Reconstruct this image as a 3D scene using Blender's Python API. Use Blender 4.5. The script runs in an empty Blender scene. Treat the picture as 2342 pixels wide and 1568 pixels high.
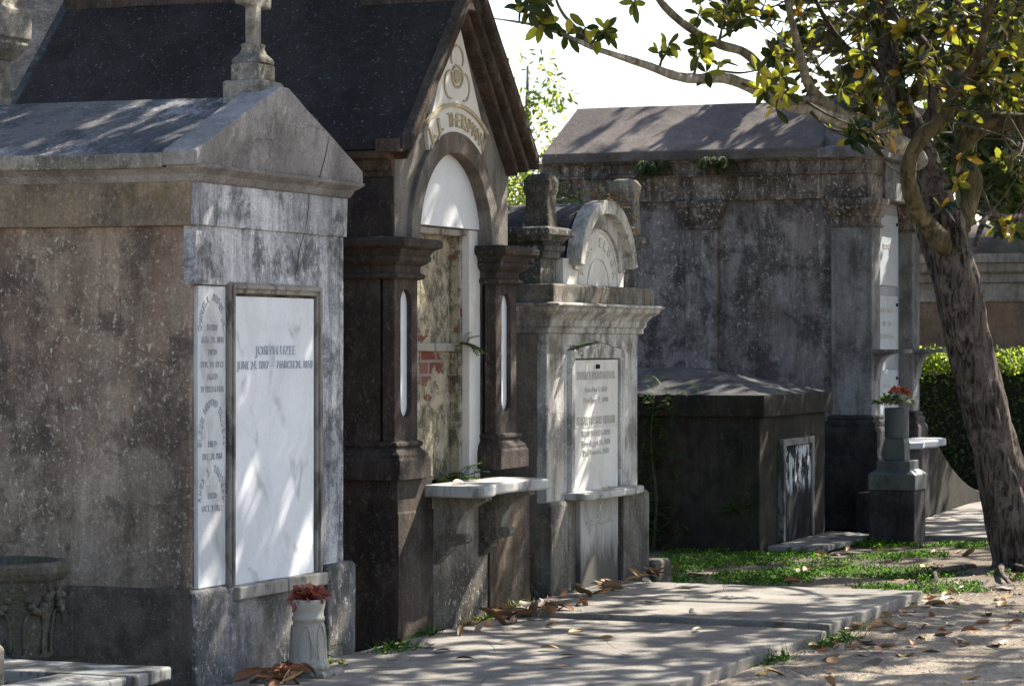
import bpy, bmesh, math, random
from mathutils import Vector, Matrix, noise
from mathutils.geometry import tessellate_polygon

random.seed(7)
scene = bpy.context.scene
R = math.radians

# ------------------------------------------------------------------ camera, sky, sun, exposure
TH = R(21.5); CT, ST = math.cos(TH), math.sin(TH); FP, CH = 6500.0, 1.6
cam = bpy.data.objects.new("camera", bpy.data.cameras.new("camera"))
scene.collection.objects.link(cam)
cam.location = (0, 0, CH)
cam.rotation_euler = (R(90), 0, TH - R(90))
cam.data.sensor_width = 36; cam.data.lens = FP / 2342 * 36
cam.data.clip_start = 0.3; cam.data.clip_end = 2000
cam.data.dof.use_dof = True; cam.data.dof.focus_distance = 14.5; cam.data.dof.aperture_fstop = 11
scene.camera = cam

SUN_V = Vector((0.70, -0.30, 0.70)).normalized()
world = bpy.data.worlds.new("World"); scene.world = world; world.use_nodes = True
wn = world.node_tree; wn.nodes.clear()
sky = wn.nodes.new("ShaderNodeTexSky"); sky.sky_type = 'NISHITA'; sky.sun_disc = False
sky.sun_elevation = math.asin(SUN_V.z); sky.sun_rotation = math.atan2(SUN_V.x, SUN_V.y)
sky.air_density = 1.0; sky.dust_density = 1.8; sky.ozone_density = 1.0
bg = wn.nodes.new("ShaderNodeBackground"); bg.inputs[1].default_value = 0.09
wo = wn.nodes.new("ShaderNodeOutputWorld")
wn.links.new(sky.outputs[0], bg.inputs[0]); wn.links.new(bg.outputs[0], wo.inputs[0])
sl = bpy.data.lights.new("sun", 'SUN'); sl.energy = 5.0; sl.angle = R(0.5); sl.color = (1.0, 0.93, 0.82)
so = bpy.data.objects.new("sun", sl); scene.collection.objects.link(so)
so.rotation_euler = SUN_V.to_track_quat('Z', 'Y').to_euler()
scene.view_settings.view_transform = 'Standard'; scene.view_settings.look = 'None'
scene.view_settings.exposure = 1.6; scene.view_settings.gamma = 1.0
try:
    scene.cycles.max_bounces = 6; scene.cycles.diffuse_bounces = 3; scene.cycles.transparent_max_bounces = 4
    scene.cycles.use_denoising = True
except Exception: pass

# ------------------------------------------------------------------ pixel helpers (2342 px wide picture -> world point)
def atd(u, v, d):
    n = (u - 1171) / FP
    return Vector((d * (CT + n * ST), d * (ST - n * CT), CH + (784 - v) / FP * d))
def ong(u, v, z=0.0):
    return atd(u, v, (CH - z) * FP / (v - 784))
def proj(p):
    d = p.x * CT + p.y * ST; l = p.x * ST - p.y * CT
    return 1171 + l / d * FP, 784 - (p.z - CH) / d * FP, d

# ------------------------------------------------------------------ materials
def srgb(r, g, b):
    f = lambda c: (c / 255 / 12.92) if c / 255 <= .04045 else ((c / 255 + .055) / 1.055) ** 2.4
    return (f(r), f(g), f(b), 1)
def G(r, g=None, b=None):
    return (r, r if g is None else g, r if b is None else b, 1)

class NT:
    def __init__(s, name):
        s.m = bpy.data.materials.new(name); s.m.use_nodes = True
        s.t = s.m.node_tree; s.n = s.t.nodes; s.n.clear()
        s.out = s.n.new("ShaderNodeOutputMaterial"); s.bs = s.n.new("ShaderNodeBsdfPrincipled")
        s.l(s.bs.outputs[0], s.out.inputs[0])
        s.tc = s.n.new("ShaderNodeTexCoord").outputs['Object']
    def l(s, a, b): s.t.links.new(a, b)
    def mapping(s, sc, loc=(0, 0, 0), src=None):
        m = s.n.new("ShaderNodeMapping"); m.inputs['Scale'].default_value = sc; m.inputs['Location'].default_value = loc
        s.l(src or s.tc, m.inputs['Vector']); return m.outputs[0]
    def noise(s, scale, detail=6, rough=.6, dist=0, vec=None):
        n = s.n.new("ShaderNodeTexNoise"); n.inputs['Scale'].default_value = scale
        n.inputs['Detail'].default_value = detail; n.inputs['Roughness'].default_value = rough
        n.inputs['Distortion'].default_value = dist; s.l(vec or s.tc, n.inputs['Vector']); return n.outputs[0]
    def vor(s, scale, feature='F1', vec=None, rnd=1):
        n = s.n.new("ShaderNodeTexVoronoi"); n.feature = feature; n.inputs['Scale'].default_value = scale
        n.inputs['Randomness'].default_value = rnd
        s.l(vec or s.tc, n.inputs['Vector']); return n.outputs[0]
    def ramp(s, fac, stops, interp='LINEAR'):
        r = s.n.new("ShaderNodeValToRGB"); r.color_ramp.interpolation = interp
        e = r.color_ramp.elements
        while len(e) < len(stops): e.new(0.5)
        for i, (p, c) in enumerate(stops):
            e[i].position = p; e[i].color = c if isinstance(c, tuple) else (c, c, c, 1)
        s.l(fac, r.inputs[0]); return r.outputs[0]
    def mix(s, fac, a, b, mode='MIX'):
        m = s.n.new("ShaderNodeMix"); m.data_type = 'RGBA'; m.blend_type = mode
        for sock, v in ((m.inputs[0], fac), (m.inputs[6], a), (m.inputs[7], b)):
            if hasattr(v, 'is_output') or isinstance(v, bpy.types.NodeSocket): s.l(v, sock)
            else: sock.default_value = v
        return m.outputs[2]
    def math(s, op, a, b=0):
        m = s.n.new("ShaderNodeMath"); m.operation = op
        for sock, v in ((m.inputs[0], a), (m.inputs[1], b)):
            if isinstance(v, bpy.types.NodeSocket): s.l(v, sock)
            else: sock.default_value = v
        return m.outputs[0]
    def z(s):
        n = s.n.new("ShaderNodeSeparateXYZ"); s.l(s.tc, n.inputs[0]); return n.outputs
    def bump(s, h, strength=.5, dist=.01):
        b = s.n.new("ShaderNodeBump"); b.inputs['Strength'].default_value = strength
        b.inputs['Distance'].default_value = dist; s.l(h, b.inputs['Height']); s.l(b.outputs[0], s.bs.inputs['Normal'])
    def done(s, col, rough=.9, spec=.2):
        if isinstance(col, bpy.types.NodeSocket): s.l(col, s.bs.inputs['Base Color'])
        else: s.bs.inputs['Base Color'].default_value = col
        s.bs.inputs['Roughness'].default_value = rough
        s.bs.inputs['Specular IOR Level'].default_value = spec
        return s.m

def stucco(name, base, alt, dark, light, dark_amt=.5, light_amt=.4, streak=.5, seed=0, moss=None, moss_amt=0, bump=.5,
           scale=1.0, warm=None, speck=.5, cracks=0.0, low=None, patch=.6):
    """weathered lime render: big mottling, vertical run marks, dark crust, pale lichen flecks"""
    t = NT(name)
    v = t.mapping((scale,) * 3, (seed * 3.7, seed * 1.3, seed * 2.1))
    c = t.mix(t.ramp(t.noise(1.6, 9, .68, .3, v), [(.42, 0.), (.57, 1.)]), base, alt)
    pt = t.ramp(t.noise(2.1, 10, .74, .15, t.mapping((1, 1, .8), (seed * 5.1, seed, 2))), [(.535, 0.), (.575, 1.)])
    c = t.mix(t.math('MULTIPLY', pt, min(1, light_amt) * patch), c, tuple(b_ * .45 + l_ * .55 for b_, l_ in zip(base[:3], light[:3])) + (1,))
    if warm:
        c = t.mix(t.math('MULTIPLY', t.ramp(t.noise(2.7, 6, .6, .3, t.mapping((1, 1, .6), (seed, 9, 4))), [(.5, 0.), (.7, 1.)]), .7), c, warm)
    sv = t.mapping((8, 8, .9), (seed, seed, 0))
    st = t.ramp(t.noise(1.3, 9, .72, .1, sv), [(.44, 0.), (.68, 1.)])
    c = t.mix(t.math('MULTIPLY', st, streak), c, dark)
    st2 = t.ramp(t.noise(1.7, 9, .75, .05, t.mapping((12, 12, 1.6), (seed + 5, 2, 7))), [(.54, 0.), (.72, 1.)])
    c = t.mix(t.math('MULTIPLY', st2, streak * .55), c, light)
    dk = t.ramp(t.noise(3.1, 10, .74, .2, v), [(.49, 0.), (.58, 1.)])
    c = t.mix(t.math('MULTIPLY', dk, dark_amt), c, dark)
    if low:   # dark algae crust rising from the ground with a ragged edge
        zz = t.z()[2]
        m = t.math('ADD', zz, t.math('MULTIPLY', t.noise(2.4, 7, .7, .3), low[1]))
        m2 = t.ramp(m, [(max(0, low[0]), 1.), (min(1, low[0] + .25), 0.)])
        c = t.mix(t.math('MULTIPLY', m2, low[2]), c, dark)
    big = t.ramp(t.noise(1.4, 4, .5, 0, v), [(.42, 0.15), (.58, 1.)])
    lt = t.ramp(t.noise(34, 9, .74, .12, t.mapping((1, 1, .75), (seed, 0, 3))), [(.56, 0.), (.62, 1.)])
    c = t.mix(t.math('MULTIPLY', t.math('MULTIPLY', lt, light_amt), big), c, light)
    sp = t.ramp(t.noise(55, 3, .6, 0, v), [(.63, 0.), (.69, 1.)])
    c = t.mix(t.math('MULTIPLY', sp, speck), c, light)
    if moss:
        ms = t.ramp(t.noise(5, 8, .7, .6, t.mapping((1, 1, 1), (seed + 11, 3, 1))), [(.5, 0.), (.62, 1.)])
        c = t.mix(t.math('MULTIPLY', ms, moss_amt), c, moss)
    fine = t.noise(95, 4, .7, 0, v)
    c = t.mix(1.0, c, t.ramp(fine, [(.3, .66), (.7, 1.28)]), 'MULTIPLY')
    h = t.math('ADD', t.math('MULTIPLY', t.noise(22, 8, .7, .3, v), .8), t.math('MULTIPLY', fine, .45))
    h = t.math('ADD', h, t.math('MULTIPLY', lt, .12))
    if cracks:
        ed = t.vor(1.7, 'DISTANCE_TO_EDGE', t.mix(.12, v, t.n.new("ShaderNodeTexNoise").outputs[1]))
        cr = t.ramp(ed, [(.0, 1.), (.006, 0.)])
        c = t.mix(t.math('MULTIPLY', cr, cracks), c, G(.02))
        h = t.math('SUBTRACT', h, t.math('MULTIPLY', cr, .7))
    t.bump(h, bump, .012)
    return t.done(c, .92, .15)

M = {}
M['t1_side'] = stucco('stucco_mauve_brown', G(.33, .255, .19), G(.17, .13, .10), G(.045, .036, .03), G(.60, .53, .43), .6, .8, .5, 1,
                      speck=.6, patch=.25, warm=G(.24, .155, .115), bump=.7, low=(.42, .5, .75))
M['t1_front'] = stucco('stucco_pale_blue_grey', G(.62, .62, .63), G(.36, .365, .38), G(.05, .052, .057), G(.74, .74, .74), .75, .6, .8, 3, bump=.6, speck=.25)
M['t1_base'] = stucco('stucco_dark_flaking', G(.21, .205, .20), G(.095, .093, .092), G(.035, .034, .032), G(.66, .64, .60), .5, .9, .6, 5, bump=.7, speck=.35, warm=G(.14, .11, .08))
M['t1_plinth_side'] = stucco('plinth_brown_side', G(.15, .118, .092), G(.09, .07, .056), G(.03, .025, .02), G(.40, .35, .28), .55, .4, .4, 31, bump=.6, speck=.4)
M['back_tomb'] = stucco('back_tomb_grey', G(.07, .075, .08), G(.045, .048, .05), G(.03, .03, .03), G(.32, .32, .32), .5, .3, .5, 32)
M['t1_roof'] = stucco('roof_blue_black', G(.12, .112, .108), G(.055, .056, .065), G(.014, .016, .024), G(.55, .54, .54), .6, .5, .2, 6, bump=.5, speck=.3, patch=1.1)
M['t1_gable'] = stucco('gable_grey_brushed', G(.32, .30, .285), G(.20, .185, .175), G(.06, .058, .056), G(.46, .45, .43), .45, .3, .3, 7, bump=.5, speck=.25, cracks=.2)
M['lichen_stone'] = stucco('lichen_stone', G(.33, .30, .25), G(.19, .175, .15), G(.045, .042, .036), G(.58, .54, .46), .6, .7, .4, 8, moss=G(.15, .14, .07), moss_amt=.3, bump=.8)
M['yellow_band'] = stucco('stucco_yellow_lichen', G(.31, .245, .175), G(.20, .16, .12), G(.06, .05, .04), G(.42, .37, .26), .5, .6, .5, 9, moss=G(.27, .205, .10), moss_amt=.35, bump=.7)
M['th_roof'] = stucco('roof_black_speckled', G(.038, .031, .028), G(.024, .019, .017), G(.010, .009, .009), G(.16, .165, .19), .3, .10, .1, 10, bump=.6, speck=.8, cracks=.3)
M['th_dark'] = stucco('stucco_brown_black', G(.062, .048, .040), G(.038, .030, .027), G(.014, .012, .011), G(.26, .23, .20), .5, .35, .5, 11, bump=.6, speck=.25, warm=G(.085, .052, .034))
M['th_base'] = stucco('stucco_brown_base', G(.15, .12, .09), G(.085, .066, .052), G(.022, .018, .015), G(.33, .29, .23), .5, .35, .6, 12, bump=.8, speck=.35, warm=G(.16, .105, .06), low=(.25, .3, .3))
M['th_grey'] = stucco('stucco_grey_arch', G(.21, .19, .165), G(.125, .112, .10), G(.04, .036, .032), G(.34, .32, .30), .5, .25, .5, 13, bump=.6, speck=.2, warm=G(.16, .11, .08))
M['th_brown'] = stucco('cornice_brown', G(.085, .062, .048), G(.052, .04, .034), G(.018, .015, .013), G(.25, .23, .21), .5, .25, .8, 14, bump=.6, speck=.2, warm=G(.13, .075, .042))
M['el_grey'] = stucco('stucco_elder_pale', G(.66, .645, .61), G(.44, .42, .38), G(.06, .058, .05), G(.74, .72, .68), .6, .4, .8, 15, bump=.4, speck=.15, warm=G(.34, .29, .22))
M['el_dark'] = stucco('stucco_attic_black_white', G(.17, .165, .14), G(.07, .068, .06), G(.022, .021, .02), G(.58, .56, .50), .6, .6, .8, 16, bump=.7, speck=.3)
M['el_base'] = stucco('stucco_lower_stained', G(.24, .225, .19), G(.12, .11, .092), G(.03, .028, .024), G(.46, .43, .37), .5, .45, .8, 17, bump=.7, speck=.35, warm=G(.20, .15, .095), low=(.3, .4, .5))
M['el_side'] = stucco('stucco_beige_side', G(.24, .215, .175), G(.17, .15, .125), G(.06, .052, .044), G(.36, .33, .28), .35, .3, .5, 18, bump=.4, speck=.15)
M['low_dark'] = stucco('stucco_low_black', G(.044, .038, .031), G(.026, .023, .020), G(.009, .008, .008), G(.14, .125, .10), .5, .22, .6, 19, bump=.7, speck=.25, moss=G(.045, .05, .022), moss_amt=.35)
M['low_roof'] = stucco('roof_low_grey', G(.10, .095, .092), G(.05, .05, .052), G(.018, .018, .02), G(.25, .25, .24), .5, .35, .2, 20, bump=.6, speck=.4)
M['big_wall'] = stucco('stucco_violet_grey', G(.31, .285, .28), G(.19, .17, .168), G(.045, .041, .042), G(.62, .60, .58), .75, .65, .7, 21, bump=.6, speck=.3, warm=G(.10, .068, .052), low=(.9, .6, .5))
M['big_corn'] = stucco('cornice_rust_stained', G(.25, .215, .185), G(.13, .10, .08), G(.030, .026, .023), G(.74, .70, .62), .65, .8, 1.0, 22, bump=.6, speck=.25, warm=G(.13, .075, .05))
M['big_roof'] = stucco('roof_taupe', G(.175, .148, .13), G(.11, .092, .082), G(.05, .044, .044), G(.30, .27, .25), .3, .2, .15, 23, bump=.7, speck=.35)
M['big_front'] = stucco('stucco_front_grey', G(.26, .26, .26), G(.17, .165, .165), G(.045, .043, .042), G(.46, .45, .43), .5, .35, .6, 24, bump=.5, speck=.2)
M['big_base'] = stucco('stucco_big_base', G(.055, .05, .052), G(.034, .03, .032), G(.011, .010, .010), G(.18, .17, .16), .5, .3, .5, 25, bump=.6, speck=.3)
M['concrete'] = stucco('concrete_path', G(.27, .25, .22), G(.20, .185, .165), G(.10, .093, .083), G(.36, .33, .29), .35, .2, .0, 26, bump=.6, speck=.4, cracks=.5)
M['pot_stone'] = stucco('planter_mossy', G(.14, .13, .11), G(.075, .07, .058), G(.022, .02, .017), G(.36, .34, .27), .6, .5, .4, 27, moss=G(.10, .09, .035), moss_amt=.5, bump=1.0)
M['wall_ochre'] = stucco('wall_ochre_plaster', G(.20, .135, .085), G(.14, .095, .062), G(.06, .044, .034), G(.36, .30, .23), .4, .3, .4, 28, bump=.5, speck=.2, warm=G(.24, .135, .07))
M['wall_band'] = stucco('wall_band_plaster', G(.33, .29, .235), G(.23, .20, .165), G(.07, .06, .05), G(.5, .46, .39), .5, .4, .7, 29, bump=.5, speck=.2)
M['wall_cap'] = stucco('wall_cap_brown', G(.15, .12, .10), G(.10, .08, .068), G(.04, .033, .03), G(.28, .24, .2), .5, .3, .3, 30, bump=.6, speck=.3)

def marble(name, base, vein, veinamt=.5, seed=0, stain=None, stain_amt=0, rough=.45, streaks=0, zdark=None, thr=(.49, .62), spec=.3, ssc=3.2):
    t = NT(name)
    v = t.mapping((1, 1, 1), (seed * 2.3, seed, seed * 1.7))
    c = t.mix(t.ramp(t.noise(2.2, 5, .55, .6, v), [(.35, 0.), (.7, 1.)]), base, tuple(x * .86 for x in base[:3]) + (1,))
    w = t.n.new("ShaderNodeTexWave"); w.inputs['Scale'].default_value = .9; w.inputs['Distortion'].default_value = 9
    w.inputs['Detail'].default_value = 5; w.inputs['Detail Scale'].default_value = 1.6; w.bands_direction = 'DIAGONAL'
    t.l(v, w.inputs['Vector'])
    msk = t.ramp(t.noise(5, 5, .6, .5, v), [(.5, 0.), (.62, 1.)])
    c = t.mix(t.math('MULTIPLY', t.math('MULTIPLY', t.ramp(w.outputs[1], [(.86, 0.), (.97, 1.)]), msk), veinamt), c, vein)
    c = t.mix(t.math('MULTIPLY', t.ramp(t.noise(26, 5, .6, 1.5, t.mapping((1, 1, 1.6))), [(.64, 0.), (.7, 1.)]), veinamt * .55), c, vein)
    if stain:
        c = t.mix(t.math('MULTIPLY', t.ramp(t.noise(ssc, 8, .7, .5, t.mapping((2.4, 2.4, 1.1), (seed, 1, 2))), [(thr[0], 0.), (thr[1], 1.)]), stain_amt), c, stain)
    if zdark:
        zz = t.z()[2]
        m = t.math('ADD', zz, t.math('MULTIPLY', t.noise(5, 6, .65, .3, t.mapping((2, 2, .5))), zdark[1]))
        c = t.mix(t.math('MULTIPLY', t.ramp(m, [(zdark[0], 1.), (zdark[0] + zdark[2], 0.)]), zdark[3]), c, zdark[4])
    f = t.noise(120, 3, .6)
    c = t.mix(1.0, c, t.ramp(f, [(.3, .93), (.7, 1.05)]), 'MULTIPLY')
    t.bump(t.noise(40, 5, .6), .12, .004)
    return t.done(c, rough, spec)
M['marble'] = marble('marble_blue_white', G(.74, .76, .79), G(.20, .22, .25), .5, 1, G(.42, .43, .43), .25)
M['marble_strip'] = marble('marble_strip_weathered', G(.60, .62, .63), G(.24, .25, .26), .3, 2, G(.20, .20, .20), .5)
M['marble_frame'] = marble('marble_frame_grimy', G(.30, .28, .24), G(.10, .09, .08), .5, 3, G(.05, .045, .038), .9, .7)
M['marble_cream'] = marble('marble_cream', G(.68, .66, .62), G(.42, .36, .26), .35, 4, G(.46, .42, .34), .3, .6)
M['marble_bench'] = marble('marble_bench', G(.40, .40, .38), G(.10, .10, .10), .5, 5, G(.13, .125, .115), .8, .6)
M['marble_coping'] = marble('marble_coping_spotted', G(.22, .22, .21), G(.07, .07, .07), .5, 15, G(.045, .045, .04), .9, .8, thr=(.47, .54))
M['th_panel'] = stucco('lime_panel_black_runs', G(.50, .46, .38), G(.30, .26, .20), G(.035, .030, .026), G(.66, .62, .55), .45, .6, .8, 33, bump=.8, speck=.3, low=(.50, .35, .8))
M['marble_tab'] = marble('marble_tablet_warm', G(.66, .645, .60), G(.3, .28, .24), .3, 6, G(.36, .34, .30), .5, .55)
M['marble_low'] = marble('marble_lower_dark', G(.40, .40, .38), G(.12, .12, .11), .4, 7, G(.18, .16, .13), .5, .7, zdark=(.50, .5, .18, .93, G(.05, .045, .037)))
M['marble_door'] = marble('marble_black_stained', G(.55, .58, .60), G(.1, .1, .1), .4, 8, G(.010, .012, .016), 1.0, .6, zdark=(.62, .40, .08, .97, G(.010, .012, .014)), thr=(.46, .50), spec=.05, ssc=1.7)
M['marble_grey'] = marble('marble_grey_slab', G(.34, .36, .39), G(.2, .2, .22), .6, 9, G(.24, .25, .27), .5, .6)
M['marble_white2'] = marble('marble_slab_far', G(.42, .45, .48), G(.28, .3, .33), .4, 10, G(.33, .35, .36), .5, .5)
M['marble_green'] = marble('marble_green_grey', G(.085, .095, .09), G(.22, .25, .24), .6, 11, G(.035, .042, .04), .8, .5)
M['vase_stone'] = marble('vase_cream', G(.44, .40, .33), G(.16, .14, .11), .4, 12, G(.16, .14, .11), .8, .6)
M['white_marble_pure'] = marble('marble_white_insert', G(.66, .68, .70), G(.4, .4, .4), .2, 13, G(.5, .5, .5), .2, .5)

def plain(name, col, rough=.8, spec=.2, bump=None):
    t = NT(name)
    c = t.mix(1.0, col, t.ramp(t.noise(30, 5, .6), [(.3, .75), (.7, 1.2)]), 'MULTIPLY')
    if bump: t.bump(t.noise(bump, 5, .6), .5, .01)
    return t.done(c, rough, spec)
M['letter'] = plain('carved_letter_grey', G(.47, .49, .53))
M['letter_strip'] = plain('carved_letter_faint', G(.42, .43, .44))
M['letter_dark'] = plain('carved_letter_dark', G(.12, .12, .125))
M['letter_ochre'] = plain('carved_letter_ochre', G(.42, .36, .24))
M['letter_pale'] = plain('carved_letter_pale', G(.56, .54, .49))
M['rust'] = plain('rusty_iron', G(.03, .02, .015))

def niche_mat():
    t = NT('niche_plaster_over_brick')
    br = t.n.new("ShaderNodeTexBrick"); br.inputs['Scale'].default_value = 1.0
    br.inputs['Brick Width'].default_value = .21; br.inputs['Row Height'].default_value = .075
    br.inputs['Mortar Size'].default_value = .008
    br.inputs['Color1'].default_value = G(.19, .06, .045); br.inputs['Color2'].default_value = G(.22, .14, .11)
    br.inputs['Mortar'].default_value = G(.26, .23, .19)
    x, y, z = t.z()
    cb = t.n.new("ShaderNodeCombineXYZ"); t.l(x, cb.inputs[0]); t.l(z, cb.inputs[1]); t.l(cb.outputs[0], br.inputs['Vector'])
    pl = t.mix(t.ramp(t.noise(5, 9, .72, .2), [(.44, 0.), (.57, 1.)]), G(.44, .38, .27), G(.27, .235, .165))
    pl = t.mix(t.math('MULTIPLY', t.ramp(t.noise(11, 10, .78, .1, t.mapping((1, 1, .85), (4, 4, 4))), [(.48, 0.), (.56, 1.)]), .8), pl, G(.075, .072, .05))
    pl = t.mix(t.math('MULTIPLY', t.ramp(t.noise(40, 4, .7), [(.58, 0.), (.66, 1.)]), .5), pl, G(.55, .52, .45))
    # bare brick shows where the render has fallen: a ragged zone below the ledge
    up = t.ramp(z, [(.0, 0.), (1.0, 1.)])
    zone = t.math('MULTIPLY', t.ramp(z, [(1.1, 0.), (1.0, 0.)]), 0)
    n = t.noise(5.5, 5, .6, .5, t.mapping((1.2, 1, 1), (2.2, 0, 5.1)))
    zm = t.n.new("ShaderNodeMapRange"); zm.inputs[1].default_value = 1.18; zm.inputs[2].default_value = 1.5
    t.l(z, zm.inputs[0])
    z2 = t.n.new("ShaderNodeMapRange"); z2.inputs[1].default_value = 1.58; z2.inputs[2].default_value = 1.52
    t.l(z, z2.inputs[0])
    xm = t.n.new("ShaderNodeMapRange"); xm.inputs[1].default_value = .32; xm.inputs[2].default_value = .0
    t.l(x, xm.inputs[0])
    k = t.math('MULTIPLY', t.math('MULTIPLY', zm.outputs[0], z2.outputs[0]), t.math('MINIMUM', t.math('ADD', xm.outputs[0], .25), 1))
    msk = t.ramp(t.math('ADD', n, t.math('MULTIPLY', k, .22)), [(.628, 0.), (.636, 1.)])
    c = t.mix(msk, pl, br.outputs[0])
    t.bump(t.math('SUBTRACT', t.noise(18, 8, .7), t.math('MULTIPLY', msk, .9)), .9, .02)
    return t.done(c, .95, .1)
M['niche'] = niche_mat()

def ground_mat():
    t = NT('dirt_ground')
    c = t.mix(t.ramp(t.noise(.9, 8, .65, .4), [(.35, 0.), (.65, 1.)]), G(.44, .375, .30), G(.31, .26, .205))
    c = t.mix(t.math('MULTIPLY', t.ramp(t.noise(2.3, 8, .7, .5), [(.5, 0.), (.64, 1.)]), .7), c, G(.13, .105, .08))
    c = t.mix(t.math('MULTIPLY', t.ramp(t.noise(60, 4, .7), [(.6, 0.), (.66, 1.)]), .7), c, G(.50, .45, .38))
    c = t.mix(t.math('MULTIPLY', t.ramp(t.noise(34, 5, .7, 0, t.mapping((1, 1, 1), (3, 3, 3))), [(.6, 0.), (.66, 1.)]), .8), c, G(.06, .045, .035))
    # darker brown ground further on (x > 17)
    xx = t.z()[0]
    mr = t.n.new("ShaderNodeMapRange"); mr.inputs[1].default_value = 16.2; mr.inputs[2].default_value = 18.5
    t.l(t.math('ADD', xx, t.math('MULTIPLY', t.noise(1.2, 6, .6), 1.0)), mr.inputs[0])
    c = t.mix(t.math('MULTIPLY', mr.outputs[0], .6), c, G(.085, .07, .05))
    c = t.mix(1.0, c, t.ramp(t.noise(110, 4, .7), [(.3, .7), (.7, 1.25)]), 'MULTIPLY')
    h = t.math('ADD', t.noise(24, 8, .75), t.math('MULTIPLY', t.noise(90, 3, .6), .6))
    t.bump(h, .9, .03)
    return t.done(c, .95, .1)
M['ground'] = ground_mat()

def leaf_mat(name, top, under, trans, rnd, trans_amt=.35, rough=.35, spec=.5):
    t = NT(name)
    g = t.n.new("ShaderNodeNewGeometry")
    r = g.outputs['Random Per Island']
    ct = t.ramp(r, [(0., top), (.55, tuple(x * 1.5 for x in top[:3]) + (1,)), (1.0, rnd)])
    c = t.mix(g.outputs['Backfacing'], ct, under)
    t.l(c, t.bs.inputs['Base Color']); t.bs.inputs['Roughness'].default_value = rough
    t.bs.inputs['Specular IOR Level'].default_value = spec
    tr = t.n.new("ShaderNodeBsdfTranslucent")
    tc = t.ramp(r, [(0., tuple(x * .05 for x in trans[:3]) + (1,)), (.62, tuple(x * .16 for x in trans[:3]) + (1,)), (.74, trans), (.95, tuple(x * 1.3 for x in trans[:3]) + (1,)), (1.0, rnd)])
    t.l(tc, tr.inputs[0])
    mx = t.n.new("ShaderNodeMixShader"); mx.inputs[0].default_value = trans_amt
    t.l(t.bs.outputs[0], mx.inputs[1]); t.l(tr.outputs[0], mx.inputs[2]); t.l(mx.outputs[0], t.out.inputs[0])
    return t.m
M['magnolia_leaf'] = leaf_mat('magnolia_leaf', G(.012, .034, .012), G(.050, .052, .020), G(.42, .46, .035), G(.50, .24, .03), .32, .22, .5)
M['backlit_magnolia'] = leaf_mat('backlit_magnolia_leaf', G(.05, .08, .015), G(.10, .10, .03), G(.62, .66, .06), G(.55, .40, .05), .55, .3, .4)  # magnolia leaf brightened so that its colour carries the backlight
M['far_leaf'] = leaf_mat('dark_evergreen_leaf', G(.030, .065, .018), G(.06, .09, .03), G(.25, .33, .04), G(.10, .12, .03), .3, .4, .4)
M['bright_leaf'] = leaf_mat('spring_green_leaf', G(.10, .19, .025), G(.12, .2, .04), G(.50, .62, .06), G(.36, .32, .05), .5, .5, .3)
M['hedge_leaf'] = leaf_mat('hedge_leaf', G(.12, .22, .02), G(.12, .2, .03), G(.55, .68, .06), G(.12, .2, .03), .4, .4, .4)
M['grass_leaf'] = leaf_mat('grass_green', G(.035, .105, .010), G(.04, .10, .012), G(.16, .40, .02), G(.14, .22, .03), .4, .6, .15)
M['fern_leaf'] = leaf_mat('fern_green', G(.045, .10, .02), G(.05, .10, .02), G(.16, .28, .03), G(.10, .12, .03), .35, .5, .3)
M['dry_leaf'] = leaf_mat('dry_fern_rust', G(.22, .13, .05), G(.2, .12, .05), G(.4, .24, .08), G(.30, .10, .05), .3, .7, .2)
M['red_petal'] = leaf_mat('faded_red_petal', G(.27, .065, .045), G(.30, .10, .07), G(.5, .16, .1), G(.60, .42, .36), .25, .6, .2)
M['orange_petal'] = leaf_mat('orange_red_petal', G(.45, .12, .06), G(.4, .12, .07), G(.6, .2, .1), G(.6, .4, .3), .25, .6, .2)
M['pale_petal'] = leaf_mat('pale_green_petal', G(.30, .32, .20), G(.28, .3, .2), G(.4, .42, .3), G(.5, .5, .36), .25, .6, .2)

def dead_leaf(name, a, b):
    t = NT(name)
    oi = t.n.new("ShaderNodeObjectInfo")
    c = t.mix(oi.outputs['Random'], a, b)
    c = t.mix(t.math('MULTIPLY', t.ramp(t.noise(18, 5, .7), [(.5, 0.), (.65, 1.)]), .6), c, tuple(x * .4 for x in a[:3]) + (1,))
    g = t.n.new("ShaderNodeNewGeometry")
    c = t.mix(t.math('MULTIPLY', g.outputs['Backfacing'], .5), c, G(.26, .20, .14))
    return t.done(c, .55, .35)
M['dead_brown'] = dead_leaf('dead_leaf_brown', G(.22, .075, .03), G(.50, .28, .11))
M['dead_yellow'] = dead_leaf('dead_leaf_yellow', G(.42, .29, .05), G(.36, .2, .06))
M['dead_grey'] = dead_leaf('dead_leaf_grey', G(.20, .15, .11), G(.40, .34, .27))

def bark(name, a, b, moss=None, moss_amt=0, sc=1.0, ridg=1.0):
    t = NT(name)
    v = t.mapping((9 * sc, 9 * sc, 1.6 * sc))
    n = t.noise(1.6, 9, .72, 1.0, v)
    c = t.mix(t.ramp(n, [(.42, 0.), (.56, 1.)]), a, b)
    c = t.mix(t.math('MULTIPLY', t.ramp(t.noise(7, 7, .7, .4), [(.54, 0.), (.62, 1.)]), .5), c, tuple(min(1, x * 1.9) for x in b[:3]) + (1,))
    if moss: c = t.mix(t.math('MULTIPLY', t.ramp(t.noise(3, 6, .65, .4), [(.42, 0.), (.6, 1.)]), moss_amt), c, moss)
    t.bump(t.math('ADD', n, t.math('MULTIPLY', t.noise(50, 5, .7), .3)), ridg, .03)
    return t.done(c, .9, .15)
M['bark'] = bark('bark_trunk', G(.022, .017, .014), G(.15, .122, .104), None, 0, 1.7, 1.0)
M['bark_limb'] = bark('bark_limb_lichen', G(.09, .078, .06), G(.26, .235, .195), G(.10, .095, .035), .35, .8, .6)
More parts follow.
